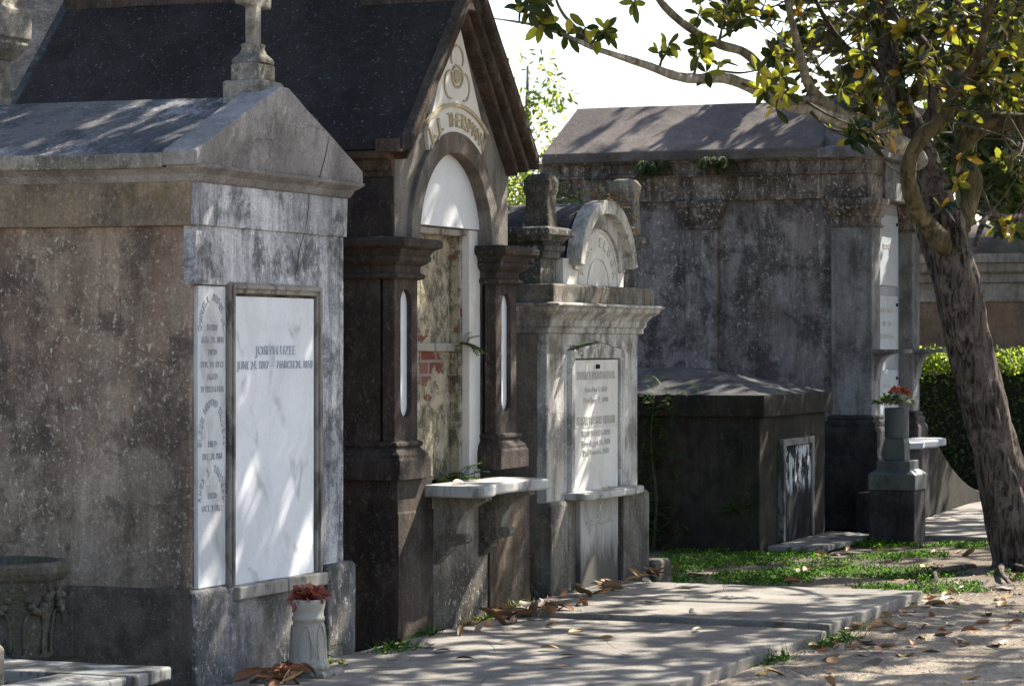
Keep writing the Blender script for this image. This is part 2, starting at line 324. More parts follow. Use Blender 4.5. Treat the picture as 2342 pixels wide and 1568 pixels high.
M['bark_moss'] = bark('bark_limb_mossy', G(.04, .033, .02), G(.14, .115, .07), G(.075, .066, .022), .45, .8, .6)
M['bark_pale'] = bark('bark_limb_pale', G(.16, .145, .12), G(.42, .40, .35), G(.13, .12, .06), .2, .8, .5)
M['twig'] = plain('twig_brown', G(.10, .08, .06))

# ------------------------------------------------------------------ mesh helpers
def root_loc(o):
    v = Vector((0, 0, 0))
    while o is not None:
        v += Vector(o.location); o = o.parent
    return v
def thing(name, label, cat, loc=(0, 0, 0), group=None, kind=None):
    o = bpy.data.objects.new(name, None); scene.collection.objects.link(o)
    o.location = loc; o['label'] = label; o['category'] = cat; o.empty_display_size = .1
    if group: o['group'] = group
    if kind: o['kind'] = kind
    return o
def tag(o, label=None, cat=None, group=None, kind=None):
    if label: o['label'] = label
    if cat: o['category'] = cat
    if group: o['group'] = group
    if kind: o['kind'] = kind
    return o
def obj(name, bm, mat, parent=None, bev=0.0, seg=2, jit=0.0, cut=.12, smooth=False, origin=None):
    """bmesh in world coordinates -> one object, its mesh stored relative to its parent"""
    if jit > 0:
        for _ in range(5):
            es = [e for e in bm.edges if e.calc_length() > cut]
            if not es: break
            bmesh.ops.subdivide_edges(bm, edges=es, cuts=1, use_grid_fill=True)
            if len(bm.verts) > 30000: break
        for v in bm.verts:
            v.co += (noise.noise_vector(v.co * 2.3) * .6 + noise.noise_vector(v.co * 9.0) * .4) * jit
    me = bpy.data.meshes.new(name)
    off = root_loc(parent) if parent is not None else Vector(origin or (0, 0, 0))
    if off.length: bmesh.ops.translate(bm, verts=bm.verts, vec=-off)
    bmesh.ops.recalc_face_normals(bm, faces=bm.faces) if not smooth == 'keep' else None
    bm.to_mesh(me); bm.free()
    o = bpy.data.objects.new(name, me); scene.collection.objects.link(o)
    if parent is not None: o.parent = parent
    else: o.location = off
    me.materials.append(M[mat] if isinstance(mat, str) else mat)
    if smooth:
        for p in me.polygons: p.use_smooth = True
    if bev > 0:
        b = o.modifiers.new("bevel", 'BEVEL'); b.width = bev; b.segments = seg; b.limit_method = 'ANGLE'; b.angle_limit = R(38)
    return o
def B(): return bmesh.new()
def box(bm, x0, x1, y0, y1, z0, z1):
    vs = [bm.verts.new(p) for p in ((x0, y0, z0), (x1, y0, z0), (x1, y1, z0), (x0, y1, z0), (x0, y0, z1), (x1, y0, z1), (x1, y1, z1), (x0, y1, z1))]
    for f in ((0, 3, 2, 1), (4, 5, 6, 7), (0, 1, 5, 4), (1, 2, 6, 5), (2, 3, 7, 6), (3, 0, 4, 7)):
        bm.faces.new([vs[i] for i in f])
    return bm
def stack(bm, x0, x1, y0, y1, prof, back=None):
    """loft of rectangles: prof = [(offset, z), ...]; back=False keeps the +Y side flat"""
    rings = []
    for off, z in prof:
        yb = y1 if back is False else y1 + off
        rings.append([bm.verts.new(p) for p in ((x0 - off, y0 - off, z), (x1 + off, y0 - off, z), (x1 + off, yb, z), (x0 - off, yb, z))])
    for a, b in zip(rings, rings[1:]):
        for i in range(4):
            j = (i + 1) % 4
            bm.faces.new((a[i], a[j], b[j], b[i]))
    bm.faces.new(rings[0][::-1]); bm.faces.new(rings[-1])
    return bm
def prism(bm, loops, a0, a1, axis='y'):
    """extrude a 2-D outline (with holes) between a0 and a1 along an axis; outline in (x,z), (y,z) or (x,y)"""
    if not isinstance(loops[0][0], (tuple, list)): loops = [loops]
    def P(p, a):
        return {'y': (p[0], a, p[1]), 'x': (a, p[0], p[1]), 'z': (p[0], p[1], a)}[axis]
    tris = tessellate_polygon([[Vector((p[0], p[1], 0)) for p in lp] for lp in loops])
    flat = [p for lp in loops for p in lp]
    A = [bm.verts.new(P(p, a0)) for p in flat]; Bv = [bm.verts.new(P(p, a1)) for p in flat]
    if len(loops) == 1 :
        try:
            bm.faces.new(A); bm.faces.new(Bv[::-1])
        except ValueError: pass
    else:
        for t in tris:
            try:
                bm.faces.new([A[i] for i in t]); bm.faces.new([Bv[i] for i in t[::-1]])
            except ValueError: pass
    k = 0
    for lp in loops:
        n = len(lp)
        for i in range(n):
            j = (i + 1) % n
            bm.faces.new((A[k + i], A[k + j], Bv[k + j], Bv[k + i]))
        k += n
    return bm
def arc(cx, cz, rx, rz, a0, a1, n):
    return [(cx + rx * math.cos(R(a0 + (a1 - a0) * i / n)), cz + rz * math.sin(R(a0 + (a1 - a0) * i / n))) for i in range(n + 1)]
def lathe(bm, cx, cy, prof, n=32, z0=0, sq=False):
    rings = []
    for r, z in prof:
        rings.append([bm.verts.new((cx + r * math.cos(2 * math.pi * i / n), cy + r * math.sin(2 * math.pi * i / n), z0 + z)) for i in range(n)])
    for a, b in zip(rings, rings[1:]):
        for i in range(n):
            j = (i + 1) % n; bm.faces.new((a[i], a[j], b[j], b[i]))
    bm.faces.new(rings[0][::-1]); bm.faces.new(rings[-1])
    return bm
def crom(pts, n):
    out = []
    P = [pts[0] * 2 - pts[1]] + pts + [pts[-1] * 2 - pts[-2]]
    for i in range(1, len(P) - 2):
        for k in range(n):
            t = k / n
            out.append(.5 * ((2 * P[i]) + (-P[i - 1] + P[i + 1]) * t + (2 * P[i - 1] - 5 * P[i] + 4 * P[i + 1] - P[i + 2]) * t * t + (-P[i - 1] + 3 * P[i] - 3 * P[i + 1] + P[i + 2]) * t ** 3))
    out.append(pts[-1].copy()); return out
def tube(bm, pts, rad, sides=8, steps=5, rough=0.0, freq=6.0, ridge=0.0):
    """tapering tube through control points; rad one per control point"""
    P = crom([Vector(p) for p in pts], steps)
    Rr = []
    for i in range(len(rad) - 1):
        for k in range(steps): Rr.append(rad[i] + (rad[i + 1] - rad[i]) * k / steps)
    Rr.append(rad[-1])
    rings = []; up = Vector((0, 0, 1)); prev = None
    for i, p in enumerate(P):
        t = (P[min(i + 1, len(P) - 1)] - P[max(i - 1, 0)]).normalized()
        if prev is None:
            a = t.cross(Vector((.3, .9, .1))).normalized()
        else:
            a = (prev - t * prev.dot(t)).normalized()
        prev = a; b = t.cross(a)
        ring = []
        for k in range(sides):
            th = 2 * math.pi * k / sides
            d = a * math.cos(th) + b * math.sin(th)
            r = Rr[i]
            if rough: r *= 1 + rough * noise.noise((p + d * r) * freq)
            if ridge: r *= 1 + ridge * (abs(noise.noise(Vector((math.cos(th) * 3.2, math.sin(th) * 3.2, p.z * 1.3)) )) * 2 - .6) + ridge * .6 * noise.noise(Vector((math.cos(th) * 9, math.sin(th) * 9, p.z * 5)))
            ring.append(bm.verts.new(p + d * r))
        rings.append(ring)
    for a, b in zip(rings, rings[1:]):
        for k in range(sides):
            j = (k + 1) % sides; bm.faces.new((a[k], a[j], b[j], b[k]))
    bm.faces.new(rings[0][::-1]); bm.faces.new(rings[-1])
    return P, Rr

def glyphs(s, size):
    c = bpy.data.curves.new("t", 'FONT'); c.body = s; c.size = size; c.offset = -.006 * size; c.resolution_u = 2; c.align_x = 'CENTER'
    c.extrude = .5
    o = bpy.data.objects.new("t", c); scene.collection.objects.link(o)
    dg = bpy.context.evaluated_depsgraph_get(); me = bpy.data.meshes.new_from_object(o.evaluated_get(dg))
    bpy.data.objects.remove(o); bpy.data.curves.remove(c); return me
def text(bm, s, cx, z, y, size, width=None, th=.003, rot=0.0):
    """letters standing on the front face at depth y, centred on cx, base line z; rot turns about the y axis"""
    me = glyphs(s, size)
    if not me.vertices: return bm
    xs = [v.co.x for v in me.vertices]; k = 1.0
    if width: k = width / max(1e-6, max(xs) - min(xs)); m = (max(xs) + min(xs)) / 2
    else: m = 0
    cr, sr = math.cos(rot), math.sin(rot)
    vs = []
    for v in me.vertices:
        x = (v.co.x - m) * k; h = v.co.y
        vs.append(bm.verts.new((cx + x * cr - h * sr, y - th if v.co.z > 0 else y + th, z + x * sr + h * cr)))
    for p in me.polygons:
        try: bm.faces.new([vs[i] for i in p.vertices])
        except ValueError: pass
    bpy.data.meshes.remove(me); return bm
def arctext(bm, s, cx, cz, rx, rz, a0, a1, y, size, cw, th=.003):
    n = len(s)
    for i, ch in enumerate(s):
        if ch == ' ': continue
        a = a0 + (a1 - a0) * (i + .5) / n
        x, z = cx + rx * math.cos(R(a)), cz + rz * math.sin(R(a))
        rot = math.atan2(rz * math.cos(R(a)) * -1, rx * math.sin(R(a)) * 1) * 1.0
        text(bm, ch, x, z, y, size, cw * (.45 if ch in 'I.,1' else 1), th, math.atan2(-(rz * math.cos(R(a))), rx * math.sin(R(a))))
    return bm

# fast triangle soup for foliage
class Soup:
    def __init__(s): s.v = []; s.f = []
    def leaf(s, base, d, up, L, W, fold=.25, droop=.15):
        """pointed leaf, 8 triangles, folded along its rib and drooping towards the tip"""
        side = d.cross(up)
        if side.length < 1e-4: side = Vector((1, 0, 0))
        side.normalize(); nrm = side.cross(d).normalized()
        k = len(s.v)
        def P(t, w, hgt): return tuple(base + d * (L * t) + side * (W * w) + nrm * (hgt * W) - Vector((0, 0, 1)) * (droop * L * t * t))
        s.v += [P(0, 0, 0), P(.28, -.36, fold), P(.28, 0, 0), P(.28, .36, fold), P(.58, -.5, fold), P(.58, 0, 0), P(.58, .5, fold), P(.84, -.34, fold * .7), P(.84, 0, 0), P(.84, .34, fold * .7), P(1, 0, 0)]
        s.f += [(k, k + 2, k + 1), (k, k + 3, k + 2), (k + 1, k + 2, k + 5, k + 4), (k + 2, k + 3, k + 6, k + 5), (k + 4, k + 5, k + 8, k + 7), (k + 5, k + 6, k + 9, k + 8), (k + 7, k + 8, k + 10), (k + 8, k + 9, k + 10)]
    def blade(s, p, d, L, W):
        k = len(s.v); side = d.cross(Vector((random.uniform(-1, 1), random.uniform(-1, 1), .2)))
        if side.length < 1e-4: side = Vector((1, 0, 0))
        side = side.normalized() * W
        m = p + d * L * .5; t = p + d * L
        s.v += [tuple(p - side * .3), tuple(m + side), tuple(t), tuple(m - side)]
        s.f += [(k, k + 1, k + 2, k + 3)]
    def build(s, name, mat, parent=None, origin=(0, 0, 0)):
        off = root_loc(parent) if parent is not None else Vector(origin)
        me = bpy.data.meshes.new(name)
        me.from_pydata([(a - off.x, b - off.y, c - off.z) for a, b, c in s.v], [], s.f); me.update()
        o = bpy.data.objects.new(name, me); scene.collection.objects.link(o)
        if parent is not None: o.parent = parent
        else: o.location = off
        me.materials.append(M[mat]); return o
def rdir(zmin=-1.0, zmax=1.0):
    z = random.uniform(zmin, zmax); a = random.uniform(0, 2 * math.pi); r = math.sqrt(max(0, 1 - z * z))
    return Vector((r * math.cos(a), r * math.sin(a), z))

# ================================================================== GROUND
def ground_h(x, y):
    h = .022 * noise.noise(Vector((x * .9, y * .9, 0))) + .012 * noise.noise(Vector((x * 3.1, y * 3.1, 4)))
    if y < 3.9: h += .01 * noise.noise(Vector((x * 7, y * 7, 1)))
    h += (.06 if x > 14.8 else .04) * max(0., min(1., (4.05 - y) / .12)) * (1 if x < 17.2 else max(0, 1 - (x - 17.2) / 1.5))
    return h - .012
def build_ground():
    xs = [-300, -120, -40, -10, 0, 5, 8]; x = 9.0
    while x < 30: xs.append(x); x += .07 if x < 20 else .14
    xs += [31, 33, 36, 40, 50, 70, 110, 200, 500]
    ys = [-300, -100, -40, -15, -6, -2, 0]; y = 1.0
    while y < 7: ys.append(y); y += .07
    ys += [7.5, 9, 11, 14, 20, 40, 100, 300]
    vs = [(x, y, ground_h(x, y)) for x in xs for y in ys]
    n = len(ys); fs = [(i * n + j, (i + 1) * n + j, (i + 1) * n + j + 1, i * n + j + 1) for i in range(len(xs) - 1) for j in range(n - 1)]
    me = bpy.data.meshes.new("ground"); me.from_pydata(vs, [], fs); me.update()
    for p in me.polygons: p.use_smooth = True
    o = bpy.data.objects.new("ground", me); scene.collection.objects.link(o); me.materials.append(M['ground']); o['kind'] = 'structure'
build_ground()
def slab(name, poly, z0, z1, mat='concrete'):
    bm = B(); prism(bm, poly, z0, z1, 'z'); o = obj(name, bm, mat, bev=.007, seg=2, jit=.008, cut=.12); o['kind'] = 'structure'; return o
slab('path', [(5, 4.0), (14.66, 3.98), (14.80, 5.90), (12.9, 5.86), (5, 5.80)], -.1, .075)
slab('path', [(14.68, 3.97), (16.86, 3.98), (16.86, 5.96), (14.82, 5.93)], -.1, .107)
slab('path', [(22.75, 3.2), (30.5, 3.0), (30.5, 6.2), (22.75, 5.75)], -.1, .035)

# ================================================================== GABLED TOMB WITH CROSS (nearest)
T1 = thing('gabled_tomb', 'nearest gabled tomb with stone cross, tall blue white marble panel and mauve brown side', 'tomb', (11.92, 5.9, 0))
x0, x1, y0, y1 = 11.15, 12.69, 5.90, 9.0
bm = B(); prism(bm, [(x0, .5), (x0, 2.12), (x1, 2.12), (x1, .5)], y0 + .02, y1); obj('wall', bm, 't1_side', T1, bev=.006, jit=.006)
# front skin: render around the recessed marble
bm = B(); prism(bm, [[(x0 - .002, 1.86), (x0 - .002, 2.12), (x1 + .002, 2.12), (x1 + .002, .5), (12.425, .5), (12.425, 1.865), (11.44, 1.865), (11.44, 1.86)]], y0 - .01, y0 + .05)
obj('front_render', bm, 't1_front', T1, bev=.006, jit=.004)
bm = B(); stack(bm, x0, x1, y0, y1, [(.022, 2.12), (.024, 2.31)]); obj('frieze', bm, 't1_front', T1, bev=.005, jit=.005)
bm = B(); stack(bm, x0 - .003, x1 - .05, y0 + .03, y1, [(.026, 2.118), (.028, 2.315)]); obj('side_frieze', bm, 'yellow_band', T1, bev=.004, jit=.005)
bm = B(); stack(bm, x0, x1, y0, y1, [(.02, 2.306), (.035, 2.315), (.05, 2.345), (.085, 2.37), (.09, 2.385)]); obj('cornice', bm, 't1_gable', T1, bev=.004, jit=.004)
bm = B()
ap = 11.92
prism(bm, [(11.045, 2.372), (11.045, 2.43), (ap, 2.755), (12.795, 2.43), (12.795, 2.372)], 5.99, 9.08); obj('roof', bm, 't1_roof', T1, bev=.008, jit=.008, cut=.15)
bm = B(); box(bm, 11.03, 11.10, 5.995, 9.09, 2.37, 2.437); obj('eaves_moulding', bm, 'lichen_stone', T1, bev=.012, jit=.008)
bm = B(); prism(bm, [(11.04, 2.38), (11.035, 2.445), (ap - .04, 2.79), (ap + .04, 2.79), (12.80, 2.445), (12.80, 2.38)], 5.83, 6.0); obj('pediment', bm, 't1_gable', T1, bev=.008, jit=.006)
bm = B(); stack(bm, x0, x1, y0, y1, [(.02, 0), (.02, .495), (.005, .512)]); obj('plinth', bm, 't1_base', T1, bev=.01, jit=.008)
bm = B(); stack(bm, 12.44, x1 + .07, y0 - .045, y0 + .6, [(.0, 0), (.0, .515), (-.015, .53)]); obj('plinth_block', bm, 't1_base', T1, bev=.008, jit=.005)
bm = B(); stack(bm, x0 - .003, x1 - .1, y0 + .02, y1, [(.021, 0), (.022, .497), (.006, .514)]); obj('side_plinth', bm, 't1_plinth_side', T1, bev=.006, jit=.007)
# marble
bm = B(); box(bm, 11.185, 11.452, y0 - .002, y0 + .04, .512, 1.855); st = obj('marble_strip', bm, 'marble_strip', T1, bev=.004, jit=.002)
bm = B()
yy = y0 - .003
arctext(bm, 'CHARLES E. RISHER JR.', 11.318, 1.64, .105, .15, 176, 4, yy, .046, .020)
for s_, z_, w_ in (('BORN', 1.655, .09), ('AUG. 23. 1891', 1.60, .21), ('DIED', 1.545, .08), ('FEB. 24 1913', 1.49, .21), ('AGED', 1.435, .10), ('21 YRS & 6 MOS', 1.38, .22)):
    text(bm, s_, 11.318, z_, yy, .042, w_)
arctext(bm, 'ELISE REDMOND TRUDEAU', 11.318, 1.12, .105, .20, 176, 4, yy, .046, .020)
for s_, z_, w_ in (('DIED', 1.135, .08), ('DEC. 29. 1961', 1.08, .18), ('DIED', .905, .08), ('OCT. 2. 1987', .85, .20)): text(bm, s_, 11.318, z_, yy, .042, w_)
arctext(bm, 'RHEA J. TRUDEAU', 11.318, .88, .105, .145, 176, 4, yy, .046, .020)
obj('inscription', bm, 'letter_strip', st)
fr = B(); prism(fr, [[(11.462, .50), (11.462, 1.875), (12.42, 1.875), (12.42, .50), (12.37, .50), (12.37, 1.825), (11.505, 1.825), (11.505, .50)]], y0 - .022, y0 + .03)
frame = obj('panel_frame', fr, 'marble_frame', T1, bev=.006, jit=.002)
fr = B(); prism(fr, [[(11.475, .50), (11.475, 1.865), (12.41, 1.865), (12.41, .50), (12.385, .50), (12.385, 1.845), (11.492, 1.845), (11.492, .50)]], y0 - .034, y0 - .02)
obj('frame_bead', fr, 'marble_frame', frame, bev=.005)
bm = B(); box(bm, 11.508, 12.352, y0 - .012, y0 + .02, .495, 1.812); pn = obj('marble_panel', bm, 'marble', T1, bev=.003)
bm = B(); text(bm, 'JOSEPH UZEE', 11.935, 1.545, y0 - .014, .062, .42); text(bm, 'JUNE 24. 1807 — MARCH 24. 1850', 11.935, 1.48, y0 - .014, .055, .79)
obj('inscription', bm, 'letter', pn)
bm = B(); box(bm, 11.50, 12.0, y0 - .05, y0 + .02, .437, .498); box(bm, 12.006, 12.43, y0 - .052, y0 + .02, .437, .50); obj('sill', bm, 'marble_frame', T1, bev=.008, jit=.004)
# cross on its stepped base
cr = B(); stack(cr, 11.81, 12.05, 5.90, 6.10, [(0, 2.68), (0, 2.815), (-.01, 2.822)])
stack(cr, 11.84, 12.02, 5.93, 6.07, [(0, 2.822), (0, 2.90), (-.008, 2.905)])
stack(cr, 11.93, 11.93, 6.0, 6.0, [(.076, 2.905), (.074, 2.925), (.05, 2.95), (.04, 2.975), (.045, 2.985), (.045, 2.995), (.036, 3.0)])
cb = obj('cross_base', cr, 'lichen_stone', T1, bev=.006, jit=.006, cut=.05)
cr = B(); prism(cr, [(11.897, 2.98), (11.897, 3.17), (11.79, 3.17), (11.79, 3.245), (11.897, 3.245), (11.897, 3.42), (11.963, 3.42), (11.963, 3.245), (12.07, 3.245), (12.07, 3.17), (11.963, 3.17), (11.963, 2.98)], 5.972, 6.028)
obj('cross', cr, 'lichen_stone', cb, bev=.01, jit=.003)
# flow cracks are real grooves: thin dark wedge proud of the face
bm = B(); pts = [Vector((12.27, 5.872, 2.36)), Vector((12.25, 5.868, 2.25)), Vector((12.21, 5.868, 2.13)), Vector((12.19, 5.885, 2.05)), Vector((12.16, 5.885, 1.95)), Vector((12.12, 5.885, 1.89))]
tube(bm, pts, [.001, .0016, .0012, .0016, .001, .0006], 5, 5, .5, 60); tube(bm, [Vector((12.40, 5.829, 2.60)), Vector((12.37, 5.829, 2.53)), Vector((12.34, 5.829, 2.47)), Vector((12.29, 5.829, 2.39))], [.001, .0025, .002, .002], 5, 5, .5, 60)
obj('crack', bm, 'rust', T1)

# short stone finial on the roof ridge behind (cut by the left edge of the picture)
F1 = thing('stone_finial', 'worn stone finial with wide moulded cap in the upper left corner', 'finial', (12.0, 7.45, 2.70))
bm = B(); stack(bm, 12.0, 12.0, 7.45, 7.45, [(.062, 2.68), (.062, 2.97), (.068, 2.985)]); obj('shaft', bm, 'lichen_stone', F1, bev=.008, jit=.008, cut=.06)
bm = B(); stack(bm, 12.0, 12.0, 7.45, 7.45, [(.07, 2.975), (.115, 3.03), (.128, 3.06), (.122, 3.072), (.122, 3.08), (.136, 3.085), (.136, 3.225), (.12, 3.235), (.112, 3.25), (.115, 3.32), (.09, 3.4), (.0, 3.46)])
obj('cap', bm, 'lichen_stone', F1, bev=.007, jit=.008, cut=.07)

# ================================================================== STEEP GABLED TOMB (dark)
T2 = thing('steep_gabled_tomb', 'tall black roofed tomb with steep gable, open arched brick niche and marble shelf', 'tomb', (14.36, 5.95, 0))
bm = B(); stack(bm, 13.49, 15.36, 5.975, 8.2, [(0, 0), (0, .80)]); obj('base_wall', bm, 'th_base', T2, bev=.01, jit=.008)
bm = B(); stack(bm, 13.475, 13.94, 5.94, 6.3, [(0, 0), (0, .715), (-.006, .722), (-.006, .895), (-.02, .91)]); obj('pedestal', bm, 'th_dark', T2, bev=.008, jit=.006)
bm = B(); stack(bm, 14.76, 15.37, 5.945, 6.3, [(0, 0), (0, .715), (-.006, .722), (-.006, .79)]); obj('pedestal', bm, 'th_base', T2, bev=.008, jit=.006)
bm = B(); stack(bm, 13.52, 15.3, 6.2, 8.15, [(0, .88), (0, 2.14)]); obj('side_wall', bm, 'th_dark', T2, bev=.008, jit=.006)
bm = B(); box(bm, 13.475, 13.56, 6.45, 8.1, 0, .9); obj('side_plinth', bm, 'th_dark', T2, bev=.008, jit=.006)
def pilaster(x0, x1, mat, yb=6.28):
    yf = 5.955
    cx = (x0 + x1) / 2
    bm = B()
    slot = [(cx - .07, 1.28)] + arc(cx, 1.28, .07, .07, 180, 360, 8)[1:-1] + [(cx + .07, 1.28)] + arc(cx, 1.80, .07, .08, 0, 180, 8)
    prism(bm, [[(x0, 1.04), (x1, 1.04), (x1, 1.97), (x0, 1.97)], slot], yf, yf + .07)
    o = obj('pilaster', bm, mat, T2, bev=.005)
    bm = B(); box(bm, x0 + .003, x1 - .003, yf + .085, yb, 1.04, 1.97); obj('pilaster_core', bm, mat, o, jit=.004, bev=.004)
    bm = B(); box(bm, cx - .085, cx + .085, yf + .027, yf + .083, 1.2, 1.91); obj('niche_insert', bm, 'white_marble_pure', o)
    bm = B(); stack(bm, x0, x1, yf, yb, [(.055, .89), (.055, .99), (.045, 1.005), (.045, 1.02), (.02, 1.04), (.012, 1.055), (.024, 1.065), (.024, 1.08), (.006, 1.09)]); obj('pilaster_base', bm, mat, o, bev=.004, jit=.004)
    bm = B(); stack(bm, x0, x1, yf, yb, [(.006, 1.93), (.03, 1.94), (.034, 1.952), (.028, 1.96), (.012, 1.966), (.012, 2.0), (.03, 2.01), (.055, 2.03), (.058, 2.05), (.05, 2.055), (.068, 2.085), (.10, 2.10), (.105, 2.13), (.09, 2.145), (.03, 2.15)]); obj('capital', bm, mat, o, bev=.004, jit=.004)
pilaster(13.46, 13.76, 'th_dark'); pilaster(14.87, 15.19, 'th_dark', 6.20)
# side corner pilaster returning behind (gives the side its second step)
bm = B(); stack(bm, 13.50, 13.6, 6.42, 8.0, [(.0, .9), (.0, 2.10)]); obj('side_panel', bm, 'th_dark', T2, bev=.01, jit=.005)
bm = B(); stack(bm, 13.53, 15.1, 6.0, 8.1, [(.0, 2.14), (.0, 2.46)]);
# upper block with arch cut through: front wall with opening
bm2 = B(); acx, arx = 14.31, .51
outer = [(13.53, 2.14), (13.53, 2.60), (14.32, 3.42), (15.13, 2.60), (15.13, 2.14), (acx + arx, 2.14)] + arc(acx, 2.14, arx, .50, 0, 180, 28)[1:-1] + [(acx - arx, 2.14)]
prism(bm2, [outer], 5.985, 6.085); obj('gable_wall', bm2, 'th_grey', T2, bev=.004)
bm.free(); bm = B(); box(bm, 13.522, 13.62, 5.992, 8.1, 2.14, 2.5); obj('upper_wall', bm, 'th_dark', T2, bev=.006, jit=.003)
bm = B(); box(bm, 15.03, 15.138, 6.0, 8.1, 2.14, 2.5); obj('upper_wall', bm, 'th_dark', T2)
bm = B(); ring = arc(acx, 2.14, arx + .115, .61, 0, 180, 32) + arc(acx, 2.14, arx - .0, .495, 180, 0, 32); prism(bm, [ring], 5.955, 6.10); obj('arch_ring', bm, 'th_grey', T2, bev=.006, smooth=False)
bm = B(); box(bm, acx - .56, acx + .6, 6.15, 6.2, .85, 2.66); obj('niche_wall', bm, 'niche', T2, jit=.012, cut=.06)
bm = B(); tym = [(acx - .53, 2.235)] + [(acx + .53, 2.235)] + arc(acx, 2.14, .53, .52, 11, 169, 24); prism(bm, [tym], 6.03, 6.07); obj('tympanum', bm, 'white_marble_pure', T2, bev=.003)
bm = B(); box(bm, acx - .52, acx + .50, 6.06, 6.15, 2.195, 2.232); obj('lintel', bm, 'marble_frame', T2, bev=.006, jit=.008)
bm = B(); box(bm, 14.70, 14.86, 6.045, 6.14, .80, 2.23); obj('marble_jamb', bm, 'marble_cream', T2, bev=.004, jit=.003)
bm = B(); box(bm, 14.665, 14.705, 6.09, 6.15, .80, 2.2); obj('inner_jamb', bm, 'niche', T2, bev=.004, jit=.006)
bm = B(); box(bm, 13.76, 13.93, 6.045, 6.14, .80, 2.23); obj('marble_jamb', bm, 'marble_cream', T2, bev=.004, jit=.003)
bm = B(); box(bm, 13.8, 14.70, 6.12, 6.16, 1.555, 1.60); obj('ledge', bm, 'marble_frame', T2, bev=.006, jit=.008, cut=.06)
# gable tablet with rosette and curved name band
bm = B(); tri = [(acx - .40, 2.72)] + [(acx - .02, 3.40), (acx + .01, 3.40), (acx + .40, 2.78), (acx + .36, 2.63)] + arc(acx, 2.14, .60, .60, 53, 128, 18)
prism(bm, [tri], 5.962, 5.99); tb = obj('gable_tablet', bm, 'marble_cream', T2, bev=.004)
bm = B(); prism(bm, [arc(acx, 2.14, .785, .765, 56, 124, 24) + arc(acx, 2.14, .765, .745, 124, 56, 24)], 5.948, 5.964)
def ringb(cx, cz, rx, rz, w, a0=0, a1=360, n=28):
    tube(bm, [Vector((cx + rx * math.cos(R(a0 + (a1 - a0) * i / n)), 5.958, cz + rz * math.sin(R(a0 + (a1 - a0) * i / n)))) for i in range(n + 1)], [w] * (n + 1), 6, 1)
ringb(acx, 3.05, .075, .058, .008); ringb(acx, 3.05, .035, .028, .009)
for a in range(0, 360, 45): ringb(acx + .02 * math.cos(R(a)), 3.05 + .016 * math.sin(R(a)), .012, .010, .004, n=8)
ringb(acx, 3.15, .085, .07, .006, -30, 210); ringb(acx - .10, 3.0, .075, .075, .006, 70, 280); ringb(acx + .10, 3.0, .075, .075, .006, -100, 110)
obj('relief', bm, 'letter_ochre', tb)
bm = B(); arctext(bm, 'J.J. THEISMANN', acx, 2.14, .645, .635, 126, 56, 5.960, .115, .062, .008); obj('inscription', bm, 'letter_ochre', tb)
# roof with raking mouldings
def gable_strip(bm, xl, xr, ze, za, t, ya, yb):
    c = 14.32
    prism(bm, [(xl, ze), (xl - .0, ze + t), (c, za + t), (xr + .0, ze + t), (xr, ze), (c, za)], ya, yb)
bm = B(); gable_strip(bm, 13.42, 15.22, 2.60, 3.55, .06, 5.885, 8.35); obj('roof', bm, 'th_roof', T2, bev=.008, jit=.008, cut=.2)
bm = B(); gable_strip(bm, 13.41, 15.24, 2.588, 3.545, .085, 5.83, 5.90); obj('raking_cornice', bm, 'th_brown', T2, bev=.012, jit=.004)
bm = B(); gable_strip(bm, 13.47, 15.17, 2.57, 3.47, .055, 5.87, 5.99); obj('raking_moulding', bm, 'th_brown', T2, bev=.01, jit=.004)
bm = B(); gable_strip(bm, 13.53, 15.11, 2.55, 3.40, .06, 5.91, 6.0); obj('raking_moulding', bm, 'th_brown', T2, bev=.01, jit=.004)
bm = B(); gable_strip(bm, 13.44, 15.2, 2.60, 3.545, .075, 8.34, 8.40); obj('rear_verge', bm, 'low_roof', T2, bev=.01, jit=.004)
bm = B(); prism(bm, [(14.22, 3.50), (14.22, 3.68), (14.29, 3.74), (14.35, 3.74), (14.42, 3.68), (14.42, 3.50)], 6.5, 8.37); prism(bm, [(14.16, 3.40), (14.18, 3.62), (14.22, 3.9), (14.42, 3.9), (14.46, 3.62), (14.50, 3.40)], 5.86, 6.48); obj('ridge_cap', bm, 'th_brown', T2, bev=.01, jit=.006)
for sx in (-1, 1):
    bm = B(); c_ = 14.32; w_ = .79
    prism(bm, [[(c_ + sx * (w_ - .06), 2.46), (c_ + sx * (w_ + .02), 2.465), (c_ + sx * (w_ + .02), 2.49), (c_ + sx * (w_ + .035), 2.50), (c_ + sx * (w_ + .045), 2.55), (c_ + sx * (w_ + .085), 2.56), (c_ + sx * (w_ + .095), 2.598), (c_ + sx * (w_ - .06), 2.598)]], 5.99, 8.15)
    obj('eaves_moulding', bm, 'th_brown', T2, bev=.004, jit=.004)
bm = B(); box(bm, 13.40, 13.50, 5.90, 6.04, 2.585, 2.655); obj('eaves_return', bm, 'th_brown', T2, bev=.006)
